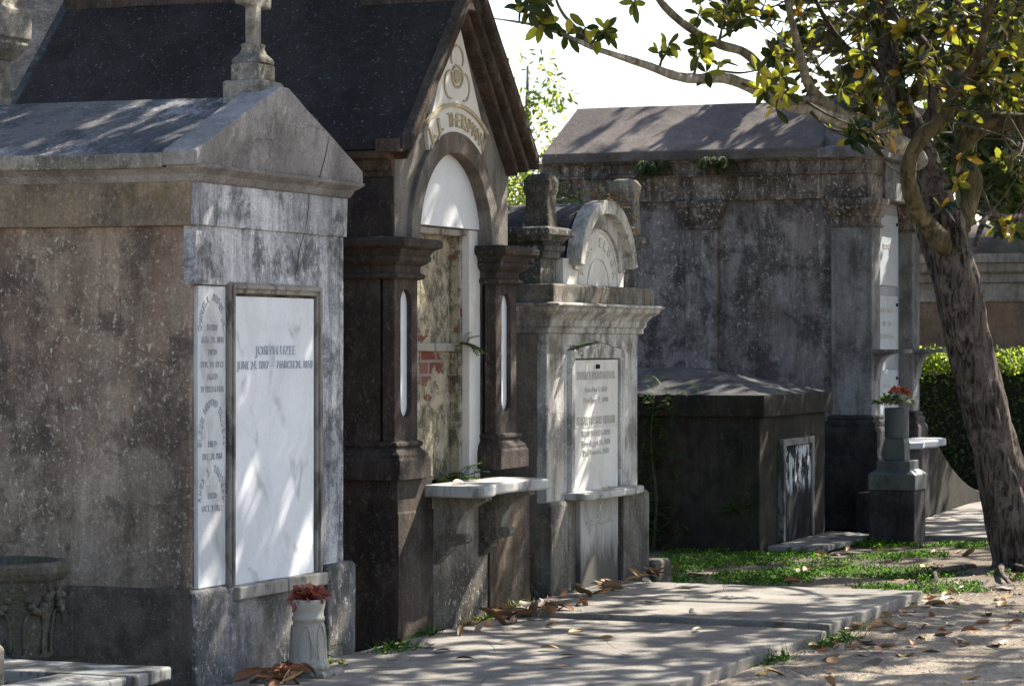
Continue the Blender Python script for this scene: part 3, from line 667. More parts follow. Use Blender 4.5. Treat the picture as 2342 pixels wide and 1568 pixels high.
# shelf with ogee front
bm = B()
front = [(13.84, 5.97), (13.84, 5.64), (13.86, 5.61), (13.95, 5.60), (14.05, 5.62), (14.15, 5.66), (14.22, 5.665), (14.35, 5.655), (14.5, 5.665), (14.58, 5.66), (14.68, 5.63), (14.78, 5.60), (14.88, 5.61), (14.90, 5.64), (14.90, 5.97)]
front = [(14.345 + (x - 14.37) * .97, y) for x, y in front]
prism(bm, [front], .785, .848, 'z'); obj('shelf', bm, 'marble_bench', T2, bev=.014, seg=3, jit=.003, cut=.08)
for bx in (14.02, 14.66):
    bm = B(); prof = [(5.96, .79), (5.66, .79), (5.65, .765), (5.70, .745), (5.77, .70), (5.81, .64), (5.825, .59)] + [(5.80 + .035 * math.cos(R(a)), .555 + .03 * math.sin(R(a))) for a in (60, 100, 150, 200, 250, 300)] + [(5.835, .52), (5.855, .515), (5.86, .495), (5.88, .49), (5.885, .47), (5.91, .46), (5.93, .43), (5.96, .41)]
    prism(bm, [prof], bx - .045, bx + .045, 'x'); obj('bracket', bm, 'el_base', T2, bev=.005)
bm = B(); box(bm, 13.95, 14.75, 5.956, 5.985, .0, .78); obj('stained_panel', bm, 'th_panel', T2, jit=.004)

# ================================================================== ARCHED WHITE TOMB
T3 = thing('arched_tomb', 'pale narrow tomb with round arched top, two stub posts and a white marble tablet', 'tomb', (16.55, 5.97, 0))
ax0, ax1, ay0, ay1 = 15.68, 17.32, 5.97, 8.1
bm = B(); stack(bm, ax0, ax1, ay0 + .02, ay1, [(0, .6), (0, 1.66)]); obj('wall', bm, 'el_side', T3, bev=.008, jit=.006)
bm = B(); prism(bm, [[(ax0 - .004, .6), (ax0 - .004, 1.66), (ax1 + .004, 1.66), (ax1 + .004, .6), (17.0, .6), (17.0, 1.56), (16.54, 1.61), (16.03, 1.56), (16.03, .6)]], ay0 - .015, ay0 + .05); obj('front_render', bm, 'el_grey', T3, bev=.006, jit=.003)
bm = B(); stack(bm, ax0, 15.98, ay0 - .03, ay0 + .9, [(.02, 0), (.02, .635), (-.0, .66)]); obj('plinth_block', bm, 'el_base', T3, bev=.008, jit=.006)
bm = B(); stack(bm, 16.97, ax1 + .12, ay0 - .03, ay0 + 1.9, [(.02, 0), (.02, .635), (.0, .66)]); obj('plinth_block', bm, 'el_base', T3, bev=.008, jit=.006)
bm = B(); box(bm, 15.9, 17.1, ay0 + .01, 8.0, 0, .66); obj('plinth_core', bm, 'el_base', T3, bev=.006, jit=.004)
bm = B(); box(bm, 15.70, 15.9, ay0 + .85, 8.1, 0, .66); obj('side_plinth', bm, 'el_side', T3, bev=.006, jit=.004)
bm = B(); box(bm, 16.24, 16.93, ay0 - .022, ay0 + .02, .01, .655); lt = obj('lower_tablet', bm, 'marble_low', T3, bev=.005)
bm = B(); text(bm, 'SANFORD WM. ELDER', 16.585, .475, ay0 - .024, .06, .52, .003); box(bm, 16.575, 16.595, ay0 - .026, ay0 - .02, .56, .64); box(bm, 16.55, 16.62, ay0 - .026, ay0 - .02, .605, .62); obj('inscription', bm, 'letter_pale', lt)
bm = B(); prism(bm, [[(16.03, .70), (16.03, 1.553), (16.54, 1.602), (17.0, 1.553), (17.0, .70), (16.915, .70), (16.915, 1.505), (16.085, 1.505), (16.085, .70)]], ay0 - .045, ay0 + .02); obj('tablet_frame', bm, 'el_grey', T3, bev=.006)
bm = B(); box(bm, 16.09, 16.90, ay0 - .03, ay0 + .03, .69, 1.497); tbl = obj('marble_tablet', bm, 'marble_cream', T3, bev=.003)
bm = B()
for s_, z_, sz, w_ in (('THOMAS S. SNOWDEN ELDER', 1.375, .075, .70), ('MARGARET LAMBERT WINSTON', 1.10, .075, .68), ('WIFE OF THOMAS S. ELDER', 1.03, .05, .52), ('Born August 28, 1831', .972, .05, .50), ('Died March 6, 1900', .915, .05, .46), ('Born May 4, 1827', 1.30, .045, .4), ('Died June 2, 1883', 1.235, .045, .44)):
    text(bm, s_, 16.49, z_, ay0 - .032, sz, w_, .003)
box(bm, 16.12, 16.87, ay0 - .033, ay0 - .028, 1.085, 1.092)
obj('inscription', bm, 'letter_pale', tbl)
bm = B(); lathe(bm, 0, 0, [(.0, 0), (.014, .0), (.014, .02), (.0, .026)], 12); bmesh.ops.rotate(bm, verts=bm.verts, cent=(0, 0, 0), matrix=Matrix.Rotation(R(90), 3, 'X')); bmesh.ops.translate(bm, verts=bm.verts, vec=(16.50, ay0 - .03, 1.455)); obj('iron_peg', bm, 'rust', tbl)
bm = B(); prism(bm, [(15.98, 5.98), (15.98, 5.83), (16.05, 5.80), (16.8, 5.78), (17.06, 5.82), (17.10, 5.98)], .655, .70, 'z'); obj('shelf', bm, 'marble_bench', T3, bev=.012, seg=3)
pr = [(.005, 1.655), (.02, 1.66), (.02, 1.69), (.035, 1.70), (.04, 1.735), (.065, 1.765), (.10, 1.79), (.11, 1.815), (.13, 1.82), (.13, 1.835), (.10, 1.84)]
bm = B(); stack(bm, ax0, ax1 + .06, ay0 - .01, ay1, pr); obj('cornice', bm, 'el_grey', T3, bev=.004, jit=.003)
bm = B(); stack(bm, ax0, ax1 + .06, ay0 - .01, ay1, [(.075, 1.838), (.075, 1.94), (.06, 1.95)]); obj('blocking_course', bm, 'el_base', T3, bev=.006, jit=.004)
def attic(xa, xb):
    bm = B(); stack(bm, xa, xb, ay0 + .03, ay0 + 1.9, [(0, 1.945), (0, 2.10), (.022, 2.105), (.022, 2.14), (.04, 2.15), (.045, 2.18), (.02, 2.185), (.02, 2.195), (.04, 2.205), (.075, 2.235), (.085, 2.24), (.085, 2.275), (.06, 2.288)])
    obj('attic_block', bm, 'el_dark', T3, bev=.005, jit=.005)
attic(15.69, 15.96); attic(17.10, 17.36)
bm = B(); box(bm, 15.9, 17.2, ay0 + .05, ay0 + 1.8, 1.945, 2.14); obj('attic_core', bm, 'el_dark', T3, jit=.004)
acx3 = 16.60
bm = B(); box(bm, 15.985, 17.08, ay0 - .005, ay0 + .06, 1.95, 2.11); lz = obj('name_tablet', bm, 'marble_tab', T3, bev=.004)
bm = B(); prism(bm, [[(acx3 - .385, 2.105)] + [(acx3 + .385, 2.105)] + arc(acx3, 2.02, .385, .30, 17, 163, 24)], ay0 - .004, ay0 + .06); obj('arch_tablet', bm, 'marble_tab', T3, bev=.002)
bm = B(); arctext(bm, 'T.S. ELDER', acx3, 1.95, .275, .245, 172, 8, ay0 - .006, .085, .045, .004)
prism(bm, [arc(acx3, 1.95, .20, .175, 0, 180, 20) + arc(acx3, 1.95, .19, .165, 180, 0, 20)], ay0 - .010, ay0 - .002)
prism(bm, [arc(acx3, 1.95, .365, .345, 0, 180, 20) + arc(acx3, 1.95, .355, .335, 180, 0, 20)], ay0 - .010, ay0 - .002); obj('inscription', bm, 'letter_pale', lz)
def hood(ri, rzi, ro, rzo, ya, yb, mat, a0=4, a1=176):
    bm = B(); prism(bm, [arc(acx3, 2.02, ro, rzo, a0, a1, 36) + arc(acx3, 2.02, ri, rzi, a1, a0, 36)], ya, yb); return obj('arch_moulding', bm, mat, T3, bev=.005)
hood(.375, .29, .465, .385, 5.945, 6.05, 'el_grey'); hood(.45, .38, .53, .465, 5.885, 5.985, 'el_grey', 7, 173)
bm = B(); prism(bm, [arc(acx3, 2.02, .505, .445, 0, 180, 30)], 6.01, 7.9); obj('barrel_roof', bm, 'low_roof', T3, bev=.004, jit=.006, cut=.12)
for px_, py_, zt in ((15.88, 6.07, 2.60), (17.39, 6.06, 2.65)):
    bm = B(); stack(bm, px_, px_, py_, py_, [(.085, 2.28), (.078, 2.30), (.074, zt - .12), (.083, zt - .09), (.085, zt - .03), (.06, zt + .01)]); obj('stub_post', bm, 'pot_stone' if px_ < 16 else 'lichen_stone', T3, bev=.014, jit=.014, cut=.05)
S3 = thing('kerb_block', 'small weathered stone block at the right foot of the arched tomb', 'stone block', (17.62, 5.97, 0))
bm = B(); stack(bm, 17.47, 17.80, 5.88, 6.05, [(0, -.05), (0, .17), (-.02, .185)]); obj('block', bm, 'el_base', S3, bev=.012, jit=.008)

# ================================================================== LOW HIPPED TOMB
T4 = thing('low_hipped_tomb', 'low black box tomb with grey hipped top and white framed opening', 'tomb', (21.9, 6.2, 0))
bm = B(); box(bm, 20.97, 22.86, 6.22, 8.9, -.05, 1.06); obj('wall', bm, 'low_dark', T4, bev=.012, jit=.010)
bm = B(); stack(bm, 20.93, 22.92, 6.18, 8.95, [(0, 1.03), (.01, 1.04), (.01, 1.19), (0, 1.20)]); obj('cap_band', bm, 'low_dark', T4, bev=.012, jit=.008)
bm = B(); v = [bm.verts.new(p) for p in ((20.92, 6.17, 1.198), (22.93, 6.17, 1.198), (22.93, 8.96, 1.198), (20.92, 8.96, 1.198), (21.9, 6.98, 1.40), (21.9, 8.2, 1.40))]
for f in ((0, 1, 4), (1, 2, 5, 4), (2, 3, 5), (3, 0, 4, 5), (3, 2, 1, 0)): bm.faces.new([v[i] for i in f])
obj('hipped_top', bm, 'low_roof', T4, bev=.006, jit=.006, cut=.2)
bm = B(); prism(bm, [[(21.47, .04), (21.47, .845), (22.38, .845), (22.38, .04), (22.31, .04), (22.31, .79), (21.53, .79), (21.53, .04)]], 6.17, 6.235); df = obj('door_frame', bm, 'marble_coping', T4, bev=.006, jit=.004)
bm = B(); box(bm, 21.525, 22.315, 6.185, 6.25, .04, .785); obj('stained_slab', bm, 'marble_door', df, bev=.003)
G4 = thing('ground_slab', 'flat grey marble slab lying in the grass before the low black tomb', 'stone slab', (21.7, 5.9, 0))
bm = B(); prism(bm, [(20.92, 5.95), (20.98, 6.16), (22.9, 6.18), (22.6, 5.72), (21.2, 5.74)], .0, .045, 'z'); obj('slab', bm, 'marble_coping', G4, bev=.01, jit=.008)

# ================================================================== BIG TOMB
T5 = thing('large_hipped_tomb', 'large grey violet tomb with rusty entablature, pilasters and three tiers of marble slabs', 'tomb', (24.7, 6.05, 0))
bx0, bx1, by0, by1 = 23.86, 25.55, 6.12, 9.05
bm = B(); box(bm, bx0, bx1, by0 + .14, by1, 0, 2.86); obj('wall', bm, 'big_wall', T5, bev=.008, jit=.008, cut=.2)
def pil5(xa, xb, ya, yb, mat):
    bm = B(); stack(bm, xa, xb, ya, yb, [(0, .9), (0, 2.66)]); o = obj('pilaster', bm, mat, T5, bev=.012, jit=.006)
    bm = B(); stack(bm, xa, xb, ya, yb, [(.075, 0), (.075, .62), (.065, .63), (.065, .84), (.055, .86), (.04, .88), (.045, .90), (.045, .925), (.02, .94), (.028, .955), (.028, .97), (.0, .985)]); obj('pilaster_base', bm, 'big_base', o, bev=.006, jit=.006)
    bm = B(); stack(bm, xa, xb, ya, yb, [(0, 2.595), (.025, 2.60), (.025, 2.62), (.006, 2.625), (.006, 2.68), (.03, 2.69), (.03, 2.705), (.05, 2.74), (.06, 2.75), (.06, 2.78), (.075, 2.79), (.075, 2.82), (.07, 2.845)]); obj('capital', bm, 'big_corn', o, bev=.006, jit=.005)
pil5(23.80, 24.10, 6.06, 6.42, 'big_front'); pil5(23.80, 23.9, 7.45, 7.74, 'big_wall'); pil5(25.30, 25.56, 6.06, 6.4, 'big_front'); pil5(23.80, 23.9, 8.75, 9.08, 'big_wall')
bm = B(); stack(bm, 23.79, 25.58, 6.06, 9.09, [(.0, 2.845), (.0, 3.05), (.03, 3.06), (.03, 3.075), (.01, 3.08), (.01, 3.17), (.05, 3.185), (.06, 3.2)]); obj('entablature', bm, 'big_corn', T5, bev=.006, jit=.006, cut=.2)
bm = B(); stack(bm, 24.2, 25.56, 6.05, 6.6, [(.02, 2.85), (.02, 3.19)]); obj('front_frieze', bm, 'big_front', T5, bev=.006, jit=.006, cut=.2)
bm = B(); prism(bm, [(23.70, 3.195), (23.70, 3.28), (24.62, 3.76), (24.76, 3.76), (25.68, 3.28), (25.68, 3.195)], 6.5, 9.05); obj('roof', bm, 'big_roof', T5, bev=.012, jit=.008, cut=.2)
bm = B(); stack(bm, 23.80, 25.58, 6.05, 6.46, [(.10, 3.192), (.10, 3.275), (.0, 3.29), (.0, 3.30)]); obj('front_cornice', bm, 'big_front', T5, bev=.006, jit=.005)
bm = B(); stack(bm, 23.98, 25.40, 6.08, 6.46, [(.08, 3.28), (.0, 3.62), (.03, 3.63), (.05, 3.66), (.09, 3.68), (.09, 3.73), (.06, 3.74)]); obj('parapet', bm, 'big_front', T5, bev=.006, jit=.006)
bm = B(); prism(bm, [[(6.10, 3.735), (6.44, 3.735)] + arc(6.27, 3.80, .165, .17, 0, 180, 18)], 24.05, 24.75, 'x'); obj('acroterion', bm, 'low_roof', T5, bev=.01, jit=.008)
bm = B(); box(bm, 24.12, 25.30, 6.19, 6.27, .6, 2.86); obj('panel_surround', bm, 'marble_grey', T5, bev=.004, jit=.003)
for za, zb, lines in ((2.11, 2.74, (('FAMILLE', 2.58, .30), ('LEDOUX', 2.44, .30))), (1.50, 2.02, (('ALICE MARIE', 1.87, .5), ('1868 — 1921', 1.75, .3), ('JEAN LEDOUX', 1.64, .5))), (.72, 1.36, (('CI-GIT', 1.2, .28), ('PAUL', 1.04, .3)))):
    bm = B(); box(bm, 24.24, 25.16, 6.165, 6.20, za, zb); s5 = obj('marble_slab', bm, 'marble_white2', T5, bev=.004)
    bm = B()
    for s_, z_, w_ in lines: text(bm, s_, 24.75, z_, 6.163, .06, w_, .003)
    obj('inscription', bm, 'letter_pale', s5)
    bm = B(); lathe(bm, 25.10, 6.16, [(.0, 0), (.013, .0), (.013, .026), (.0, .026)], 10, zb - .09); obj('iron_peg', bm, 'rust', s5)
for xa, xb in ((23.82, 24.12), (25.30, 25.62)):
    bm = B(); prism(bm, [(5.78, 1.51), (5.78, 1.545), (6.08, 1.545), (6.08, 1.51)], xa, xb, 'x')
    sh = obj('side_shelf', bm, 'big_front', T5, bev=.008)
    bm = B(); prism(bm, [[(6.08, 1.51), (5.90, 1.51)] + [(5.90 + .14 * math.sin(R(a)), 1.34 + .17 * math.cos(R(a)) - .0) for a in (0, 20, 40, 60, 80, 90)] + [(6.05, 1.28), (6.08, 1.26)]], xa + .06, xb - .06, 'x'); obj('shelf_bracket', bm, 'big_front', sh, bev=.004)
bm = B(); fr5 = [(24.1, 6.2), (24.1, 5.80), (24.25, 5.72), (24.45, 5.75), (24.7, 5.68), (24.95, 5.75), (25.15, 5.72), (25.32, 5.80), (25.32, 6.2)]
prism(bm, [fr5], .68, .745, 'z'); obj('bench', bm, 'marble_grey', T5, bev=.015, seg=3)
bm = B(); box(bm, 24.15, 25.3, 5.98, 6.3, 0, .68); box(bm, 23.4, 24.1, 5.8, 6.1, 0, .34); obj('step', bm, 'big_base', T5, bev=.012, jit=.008)

# curving kerb wall right of the bench
W5 = thing('curved_kerb_wall', 'black kerb wall sweeping down in a curve to the right of the far marble bench', 'kerb wall', (26.5, 6.0, 0))
bm = B(); cv = [(25.65, .0), (25.65, .72), (25.95, .70)] + [(25.95 + 2.3 * i / 8, .12 + .58 * (1 - i / 8) ** 1.9) for i in range(9)] + [(28.6, .10), (28.6, 0)]
prism(bm, [cv], 6.0, 6.14); obj('wall', bm, 'low_dark', W5, bev=.015)

# tomb showing in the sliver beyond the black roof
T7 = thing('grey_tomb', 'plain grey tomb half hidden beyond the steep black roof at the upper left', 'tomb', (18.5, 11, 0))
bm = B(); box(bm, 17.0, 20.0, 10.2, 15, 0, 3.2); obj('wall', bm, 'back_tomb', T7, bev=.01, jit=.008, cut=.3)
bm = B(); prism(bm, [(16.8, 3.2), (16.8, 3.32), (18.5, 4.7), (20.2, 3.32), (20.2, 3.2)], 10.0, 15.2); obj('roof', bm, 'low_roof', T7, bev=.01, jit=.01, cut=.3)

# urn pedestal
P5 = thing('urn_pedestal', 'black square pedestal topped by stepped green grey marble in front of the largest tomb', 'pedestal', (22.49, 5.52, 0))
bm = B(); stack(bm, 22.30, 22.69, 5.33, 5.70, [(0, -.02), (0, .42)]); obj('block', bm, 'big_base', P5, bev=.008, jit=.004)
bm = B(); stack(bm, 22.30, 22.69, 5.33, 5.70, [(.01, .42), (.01, .545), (-.03, .575), (-.045, .58), (-.045, .655)]); obj('marble_cap', bm, 'marble_green', P5, bev=.008, jit=.003)
V5 = thing('marble_vase', 'green grey marble cylinder vase on the black pedestal', 'vase', (22.49, 5.52, .655))
bm = B(); stack(bm, 22.49, 22.49, 5.52, 5.52, [(.088, .655), (.085, .80), (.07, .86), (.05, .88)]); obj('foot', bm, 'marble_green', V5, bev=.006)
bm = B(); lathe(bm, 22.49, 5.52, [(.098, .84), (.098, 1.07), (.092, 1.078), (.075, 1.078), (.075, .97), (0, .97)], 28); obj('cup', bm, 'marble_green', V5, smooth=False)

# ================================================================== LEFT FOREGROUND
C0 = thing('grave_coping', 'lichen spotted white marble coping frame in the bottom left corner', 'grave coping', (10.0, 5.6, 0))
bm = B(); prism(bm, [(9.72, 5.40), (10.06, 5.42), (10.06, 6.75), (9.72, 6.75)], .255, .31, 'z'); obj('coping_slab', bm, 'marble_coping', C0, bev=.01, jit=.005)
bm = B(); prism(bm, [(9.0, 5.44), (9.715, 5.43), (9.715, 5.74), (9.0, 5.76)], .25, .305, 'z'); obj('coping_slab', bm, 'marble_coping', C0, bev=.01, jit=.005)
bm = B(); box(bm, 9.75, 10.02, 5.47, 6.75, 0, .255); box(bm, 9.0, 9.75, 5.48, 5.72, 0, .25); obj('kerb', bm, 'low_dark', C0, bev=.01, jit=.006)
bm = B(); box(bm, 8.9, 9.74, 5.74, 7.0, 0, .18); obj('soil', bm, 'pot_stone', C0, jit=.02, cut=.1)
P0 = thing('stone_planter', 'large mossy carved stone planter at the lower left corner beside the mauve wall', 'planter', (10.35, 6.33, 0))
pcx, pcy = 10.42, 6.40
bm = B(); lathe(bm, pcx, pcy, [(.17, .26), (.185, .28), (.19, .34), (.20, .45), (.225, .56), (.235, .60), (.25, .615), (.262, .64), (.262, .668), (.245, .68), (.21, .68), (.20, .64), (.0, .62)], 56)
obj('bowl', bm, 'pot_stone', P0, jit=.007, cut=.04)
bm = B()
for k in range(8):
    a = 2 * math.pi * k / 8 + .35
    for i in range(9):
        t_ = -1 + 2 * i / 8; a2 = a + t_ * .27; zz_ = .575 - .10 * (1 - t_ * t_)
        c_ = Vector((pcx + .225 * math.cos(a2), pcy + .225 * math.sin(a2), zz_)); bmesh.ops.create_icosphere(bm, subdivisions=1, radius=.02, matrix=Matrix.Translation(c_))
    pts_ = [Vector((pcx + r_ * math.cos(a + w), pcy + r_ * math.sin(a + w), z_)) for w, z_, r_ in ((-.24, .30, .19), (-.25, .40, .197), (-.17, .465, .207), (0, .475, .21), (.17, .465, .207), (.25, .40, .197), (.24, .30, .19))]
    tube(bm, pts_, [.008] * 7, 6, 3)
obj('carving', bm, 'pot_stone', P0, jit=.004, cut=.2, smooth=True)
bm = B(); box(bm, 10.2, 10.65, 6.15, 6.65, 0, .26); obj('foot', bm, 'low_dark', P0, bev=.01, jit=.005)
Q0 = thing('stone_post', 'short square stone post cut by the left edge at the bottom', 'post', (9.4, 5.8, 0))
bm = B(); stack(bm, 9.35, 9.47, 5.83, 5.97, [(0, 0), (0, .43), (-.02, .45)]); obj('post', bm, 'lichen_stone', Q0, bev=.01, jit=.006)

V1 = thing('flower_vase', 'cream carved stone vase holding faded red flowers at the foot of the nearest tomb', 'vase', (11.79, 5.65, 0))
vx, vy = 11.79, 5.65
bm = B(); stack(bm, vx + .03, vx + .03, vy, vy, [(.12, .03), (.12, .095), (.10, .105)]); obj('base_block', bm, 'lichen_stone', V1, bev=.01, jit=.006)
bm = B(); lathe(bm, vx, vy, [(.098, .10), (.098, .13), (.088, .145), (.084, .19), (.074, .30), (.07, .325), (.076, .33), (.077, .345), (.071, .35), (.072, .375), (.078, .40), (.08, .425), (.07, .428), (.06, .40), (0, .38)], 36, 0)
obj('vase_body', bm, 'vase_stone', V1, jit=.003, cut=.05, smooth=True)
bm = B()
for k in range(6):
    a = k * math.pi / 3 + .3
    pts_ = [Vector((vx + r_ * math.cos(a + w), vy + r_ * math.sin(a + w), z_)) for w, z_, r_ in ((-.3, .155, .086), (-.33, .24, .081), (-.18, .295, .077), (0, .31, .077), (.18, .295, .077), (.33, .24, .081), (.3, .155, .086))]
    tube(bm, pts_, [.0035] * 7, 5, 3)
obj('relief_arches', bm, 'vase_stone', V1, smooth=True)
def petals(parent_thing, c, n, rad, L, W, mat, name='petals', zmin=0.0):
    s = Soup()
    for i in range(n):
        d = rdir(zmin, 1); b = Vector(c) + Vector((d.x, d.y, d.z * .5)) * rad * random.uniform(.2, 1)
        s.leaf(b, (d + rdir() * .4).normalized(), rdir(), L * random.uniform(.7, 1.2), W * random.uniform(.8, 1.2), .3, .3)
    return s.build(name, mat, parent_thing)
FL = thing('red_flowers', 'bunch of faded red cloth flowers in the cream vase', 'flowers', (vx, vy, .40))
petals(FL, (vx, vy, .43), 80, .05, .075, .045, 'red_petal', zmin=-.15)
FL2 = thing('flower_bunch', 'bunch of orange red and pale green flowers in the marble vase on the black pedestal', 'flowers', (22.49, 5.52, 1.05))
petals(FL2, (22.44, 5.52, 1.12), 120, .10, .06, .02, 'pale_petal', 'pale_flowers'); petals(FL2, (22.60, 5.48, 1.12), 60, .08, .06, .02, 'pale_petal', 'pale_flowers')
petals(FL2, (22.52, 5.50, 1.20), 90, .07, .045, .03, 'orange_petal', 'red_flowers'); petals(FL2, (22.40, 5.56, 1.12), 60, .1, .07, .02, 'fern_leaf', 'foliage')

# ================================================================== MAGNOLIA
rng = random.Random(11)
def px(pts):  # [(u, v, depth, radius)] -> points, radii
    return [atd(u, v, d) for u, v, d, r in pts], [r for u, v, d, r in pts]
TR = thing('magnolia_tree', 'leaning magnolia with dark furrowed trunk and long pale limbs reaching left over the path', 'tree', (20.35, 4.2, 0))
bm = B(); pts, rad = px([(2352, 1345, 20.4, .36), (2340, 1305, 20.4, .245), (2330, 1265, 20.4, .195), (2312, 1200, 20.4, .175), (2278, 1045, 20.4, .165), (2238, 870, 20.35, .165), (2198, 700, 20.3, .168), (2178, 610, 20.3, .165), (2162, 545, 20.3, .17), (2150, 490, 20.3, .155)])
tube(bm, pts, rad, 40, 14, .06, 7, ridge=.17); obj('trunk', bm, 'bark', TR, smooth=True)
limbs = []   # sampled points of every limb, for hanging twigs on
def limb(spec, mat, sides=12, rough=.12):
    pts, rad = px(spec); bm = B(); P, Rr = tube(bm, pts, rad, sides, 7, rough, 9)
    obj('limb', bm, mat, TR, smooth=True); limbs.append((P, Rr)); return P, Rr
limb([(2155, 540, 20.3, .15), (2135, 430, 20.4, .12), (2110, 350, 20.5, .10), (2075, 270, 20.6, .095), (2040, 190, 20.6, .085), (2029, 90, 20.7, .08), (2012, -20, 20.8, .07), (1985, -160, 21, .06), (1990, -330, 21.2, .035), (2030, -520, 21.4, .01)], 'bark', 20)
limb([(2165, 575, 20.2, .05), (2146, 545, 20.1, .085), (2118, 511, 20.05, .065), (2092, 465, 19.9, .062), (2078, 408, 19.8, .058), (2084, 355, 19.7, .05), (2112, 310, 19.7, .055), (2151, 280, 19.6, .045), (2172, 237, 19.6, .042), (2190, 196, 19.5, .038), (2229, 151, 19.5, .032), (2245, 100, 19.4, .028), (2262, 20, 19.3, .024), (2290, -90, 19.2, .02), (2330, -240, 19.0, .008)], 'bark_moss')
limb([(2125, 400, 20.5, .06), (2090, 352, 20.3, .07), (2053, 330, 20.0, .075), (1988, 296, 19.7, .062), (1906, 266, 19.4, .055), (1845, 247, 19.2, .05), (1784, 235, 19.0, .045), (1743, 212, 18.9, .042), (1700, 192, 18.7, .038), (1650, 178, 18.5, .036), (1600, 181, 18.3, .034), (1540, 172, 18.1, .03), (1480, 150, 17.9, .024), (1410, 127, 17.7, .02), (1350, 107, 17.5, .016), (1290, 80, 17.4, .012), (1230, 60, 17.3, .009), (1180, 50, 17.2, .007), (1125, 42, 17.1, .004)], 'bark_pale')
limb([(1960, 280, 19.6, .045), (1915, 256, 19.4, .04), (1869, 220, 19.2, .038), (1845, 184, 19.1, .034), (1833, 135, 19.0, .028), (1816, 70, 18.9, .024), (1800, 0, 18.8, .02), (1790, -90, 18.6, .016), (1740, -220, 18.3, .006)], 'bark_limb')
limb([(1868, 226, 19.2, .032), (1816, 228, 19.0, .034), (1775, 203, 18.9, .034), (1745, 160, 18.8, .032), (1702, 120, 18.7, .031), (1650, 104, 18.6, .03), (1605, 82, 18.4, .028), (1560, 52, 18.2, .026), (1520, 15, 18.0, .024), (1485, -30, 17.8, .022), (1400, -110, 17.3, .016), (1270, -230, 16.5, .006)], 'bark_limb')
limb([(2190, 520, 20.4, .10), (2214, 450, 20.5, .085), (2222, 410, 20.5, .08), (2200, 362, 20.5, .078), (2218, 312, 20.5, .076), (2258, 283, 20.4, .072), (2300, 278, 20.3, .066), (2350, 276, 20.2, .06), (2450, 250, 20.0, .05), (2600, 160, 19.8, .03), (2750, 20, 19.5, .01)], 'bark_moss')
limb([(2092, 340, 20.3, .06), (2131, 278, 20.2, .05), (2136, 190, 20.1, .042), (2118, 112, 20.0, .038), (2088, 75, 19.9, .034), (2049, 33, 19.8, .03), (2000, -30, 19.7, .024), (1920, -130, 19.4, .018), (1820, -260, 19, .006)], 'bark')
limb([(2130, 280, 20.9, .08), (2170, 200, 21.1, .075), (2200, 110, 21.3, .07), (2210, 20, 21.4, .065), (2215, -100, 21.5, .05), (2260, -300, 21.7, .02)], 'bark')
limb([(2040, 190, 20.6, .04), (2000, 143, 20.5, .032), (1947, 118, 20.3, .026), (1906, 73, 20.2, .02), (1870, 10, 20.0, .016), (1830, -80, 19.8, .006)], 'bark')
limb([(1350, 107, 17.5, .014), (1322, 70, 17.5, .012), (1290, 35, 17.45, .01), (1272, 0, 17.4, .008), (1262, -40, 17.4, .004)], 'bark_limb', 8)
limb([(2230, 560, 22, .02), (2260, 488, 22.4, .03), (2300, 500, 22.6, .035), (2350, 492, 22.8, .04), (2450, 450, 23, .05)], 'bark', 8)
# out-of-frame upper limbs that carry the shading crown
def wl(pts, rad, mat='bark_limb'):
    bm = B(); P, Rr = tube(bm, [Vector(p) for p in pts], rad, 8, 6, .1, 6); obj('limb', bm, mat, TR, smooth=True); limbs.append((P, Rr))
wl([tuple(atd(1806, 20, 18.85)), (18.0, 5.0, 4.3), (17.0, 4.7, 4.7), (15.8, 4.4, 5.1), (14.3, 4.2, 5.6)], [.02, .022, .02, .016, .006])
wl([(19.9, 4.9, 4.3), (19.0, 4.0, 4.9), (17.6, 3.2, 5.4), (16.0, 2.8, 5.8), (14.8, 2.7, 6.2)], [.06, .05, .04, .03, .01])
wl([(19.9, 4.9, 4.6), (18.9, 5.2, 5.4), (17.4, 5.6, 6.0), (16.0, 5.9, 6.6)], [.06, .05, .03, .01])
wl([(20.2, 4.7, 4.5), (20.6, 3.3, 5.0), (21.0, 1.9, 5.4), (21.3, .7, 5.8)], [.06, .05, .03, .01])
wl([(20.2, 4.7, 4.9), (21.6, 4.6, 5.8), (23.0, 4.5, 6.4)], [.06, .04, .01])
wl([(19.0, 4.0, 4.9), (18.6, 2.8, 5.3), (18.0, 1.6, 5.6), (17.2, .7, 6.0)], [.04, .035, .025, .01])
samples = [(p, r) for P, Rr in limbs for p, r in list(zip(P, Rr))[4:] if r < .075]

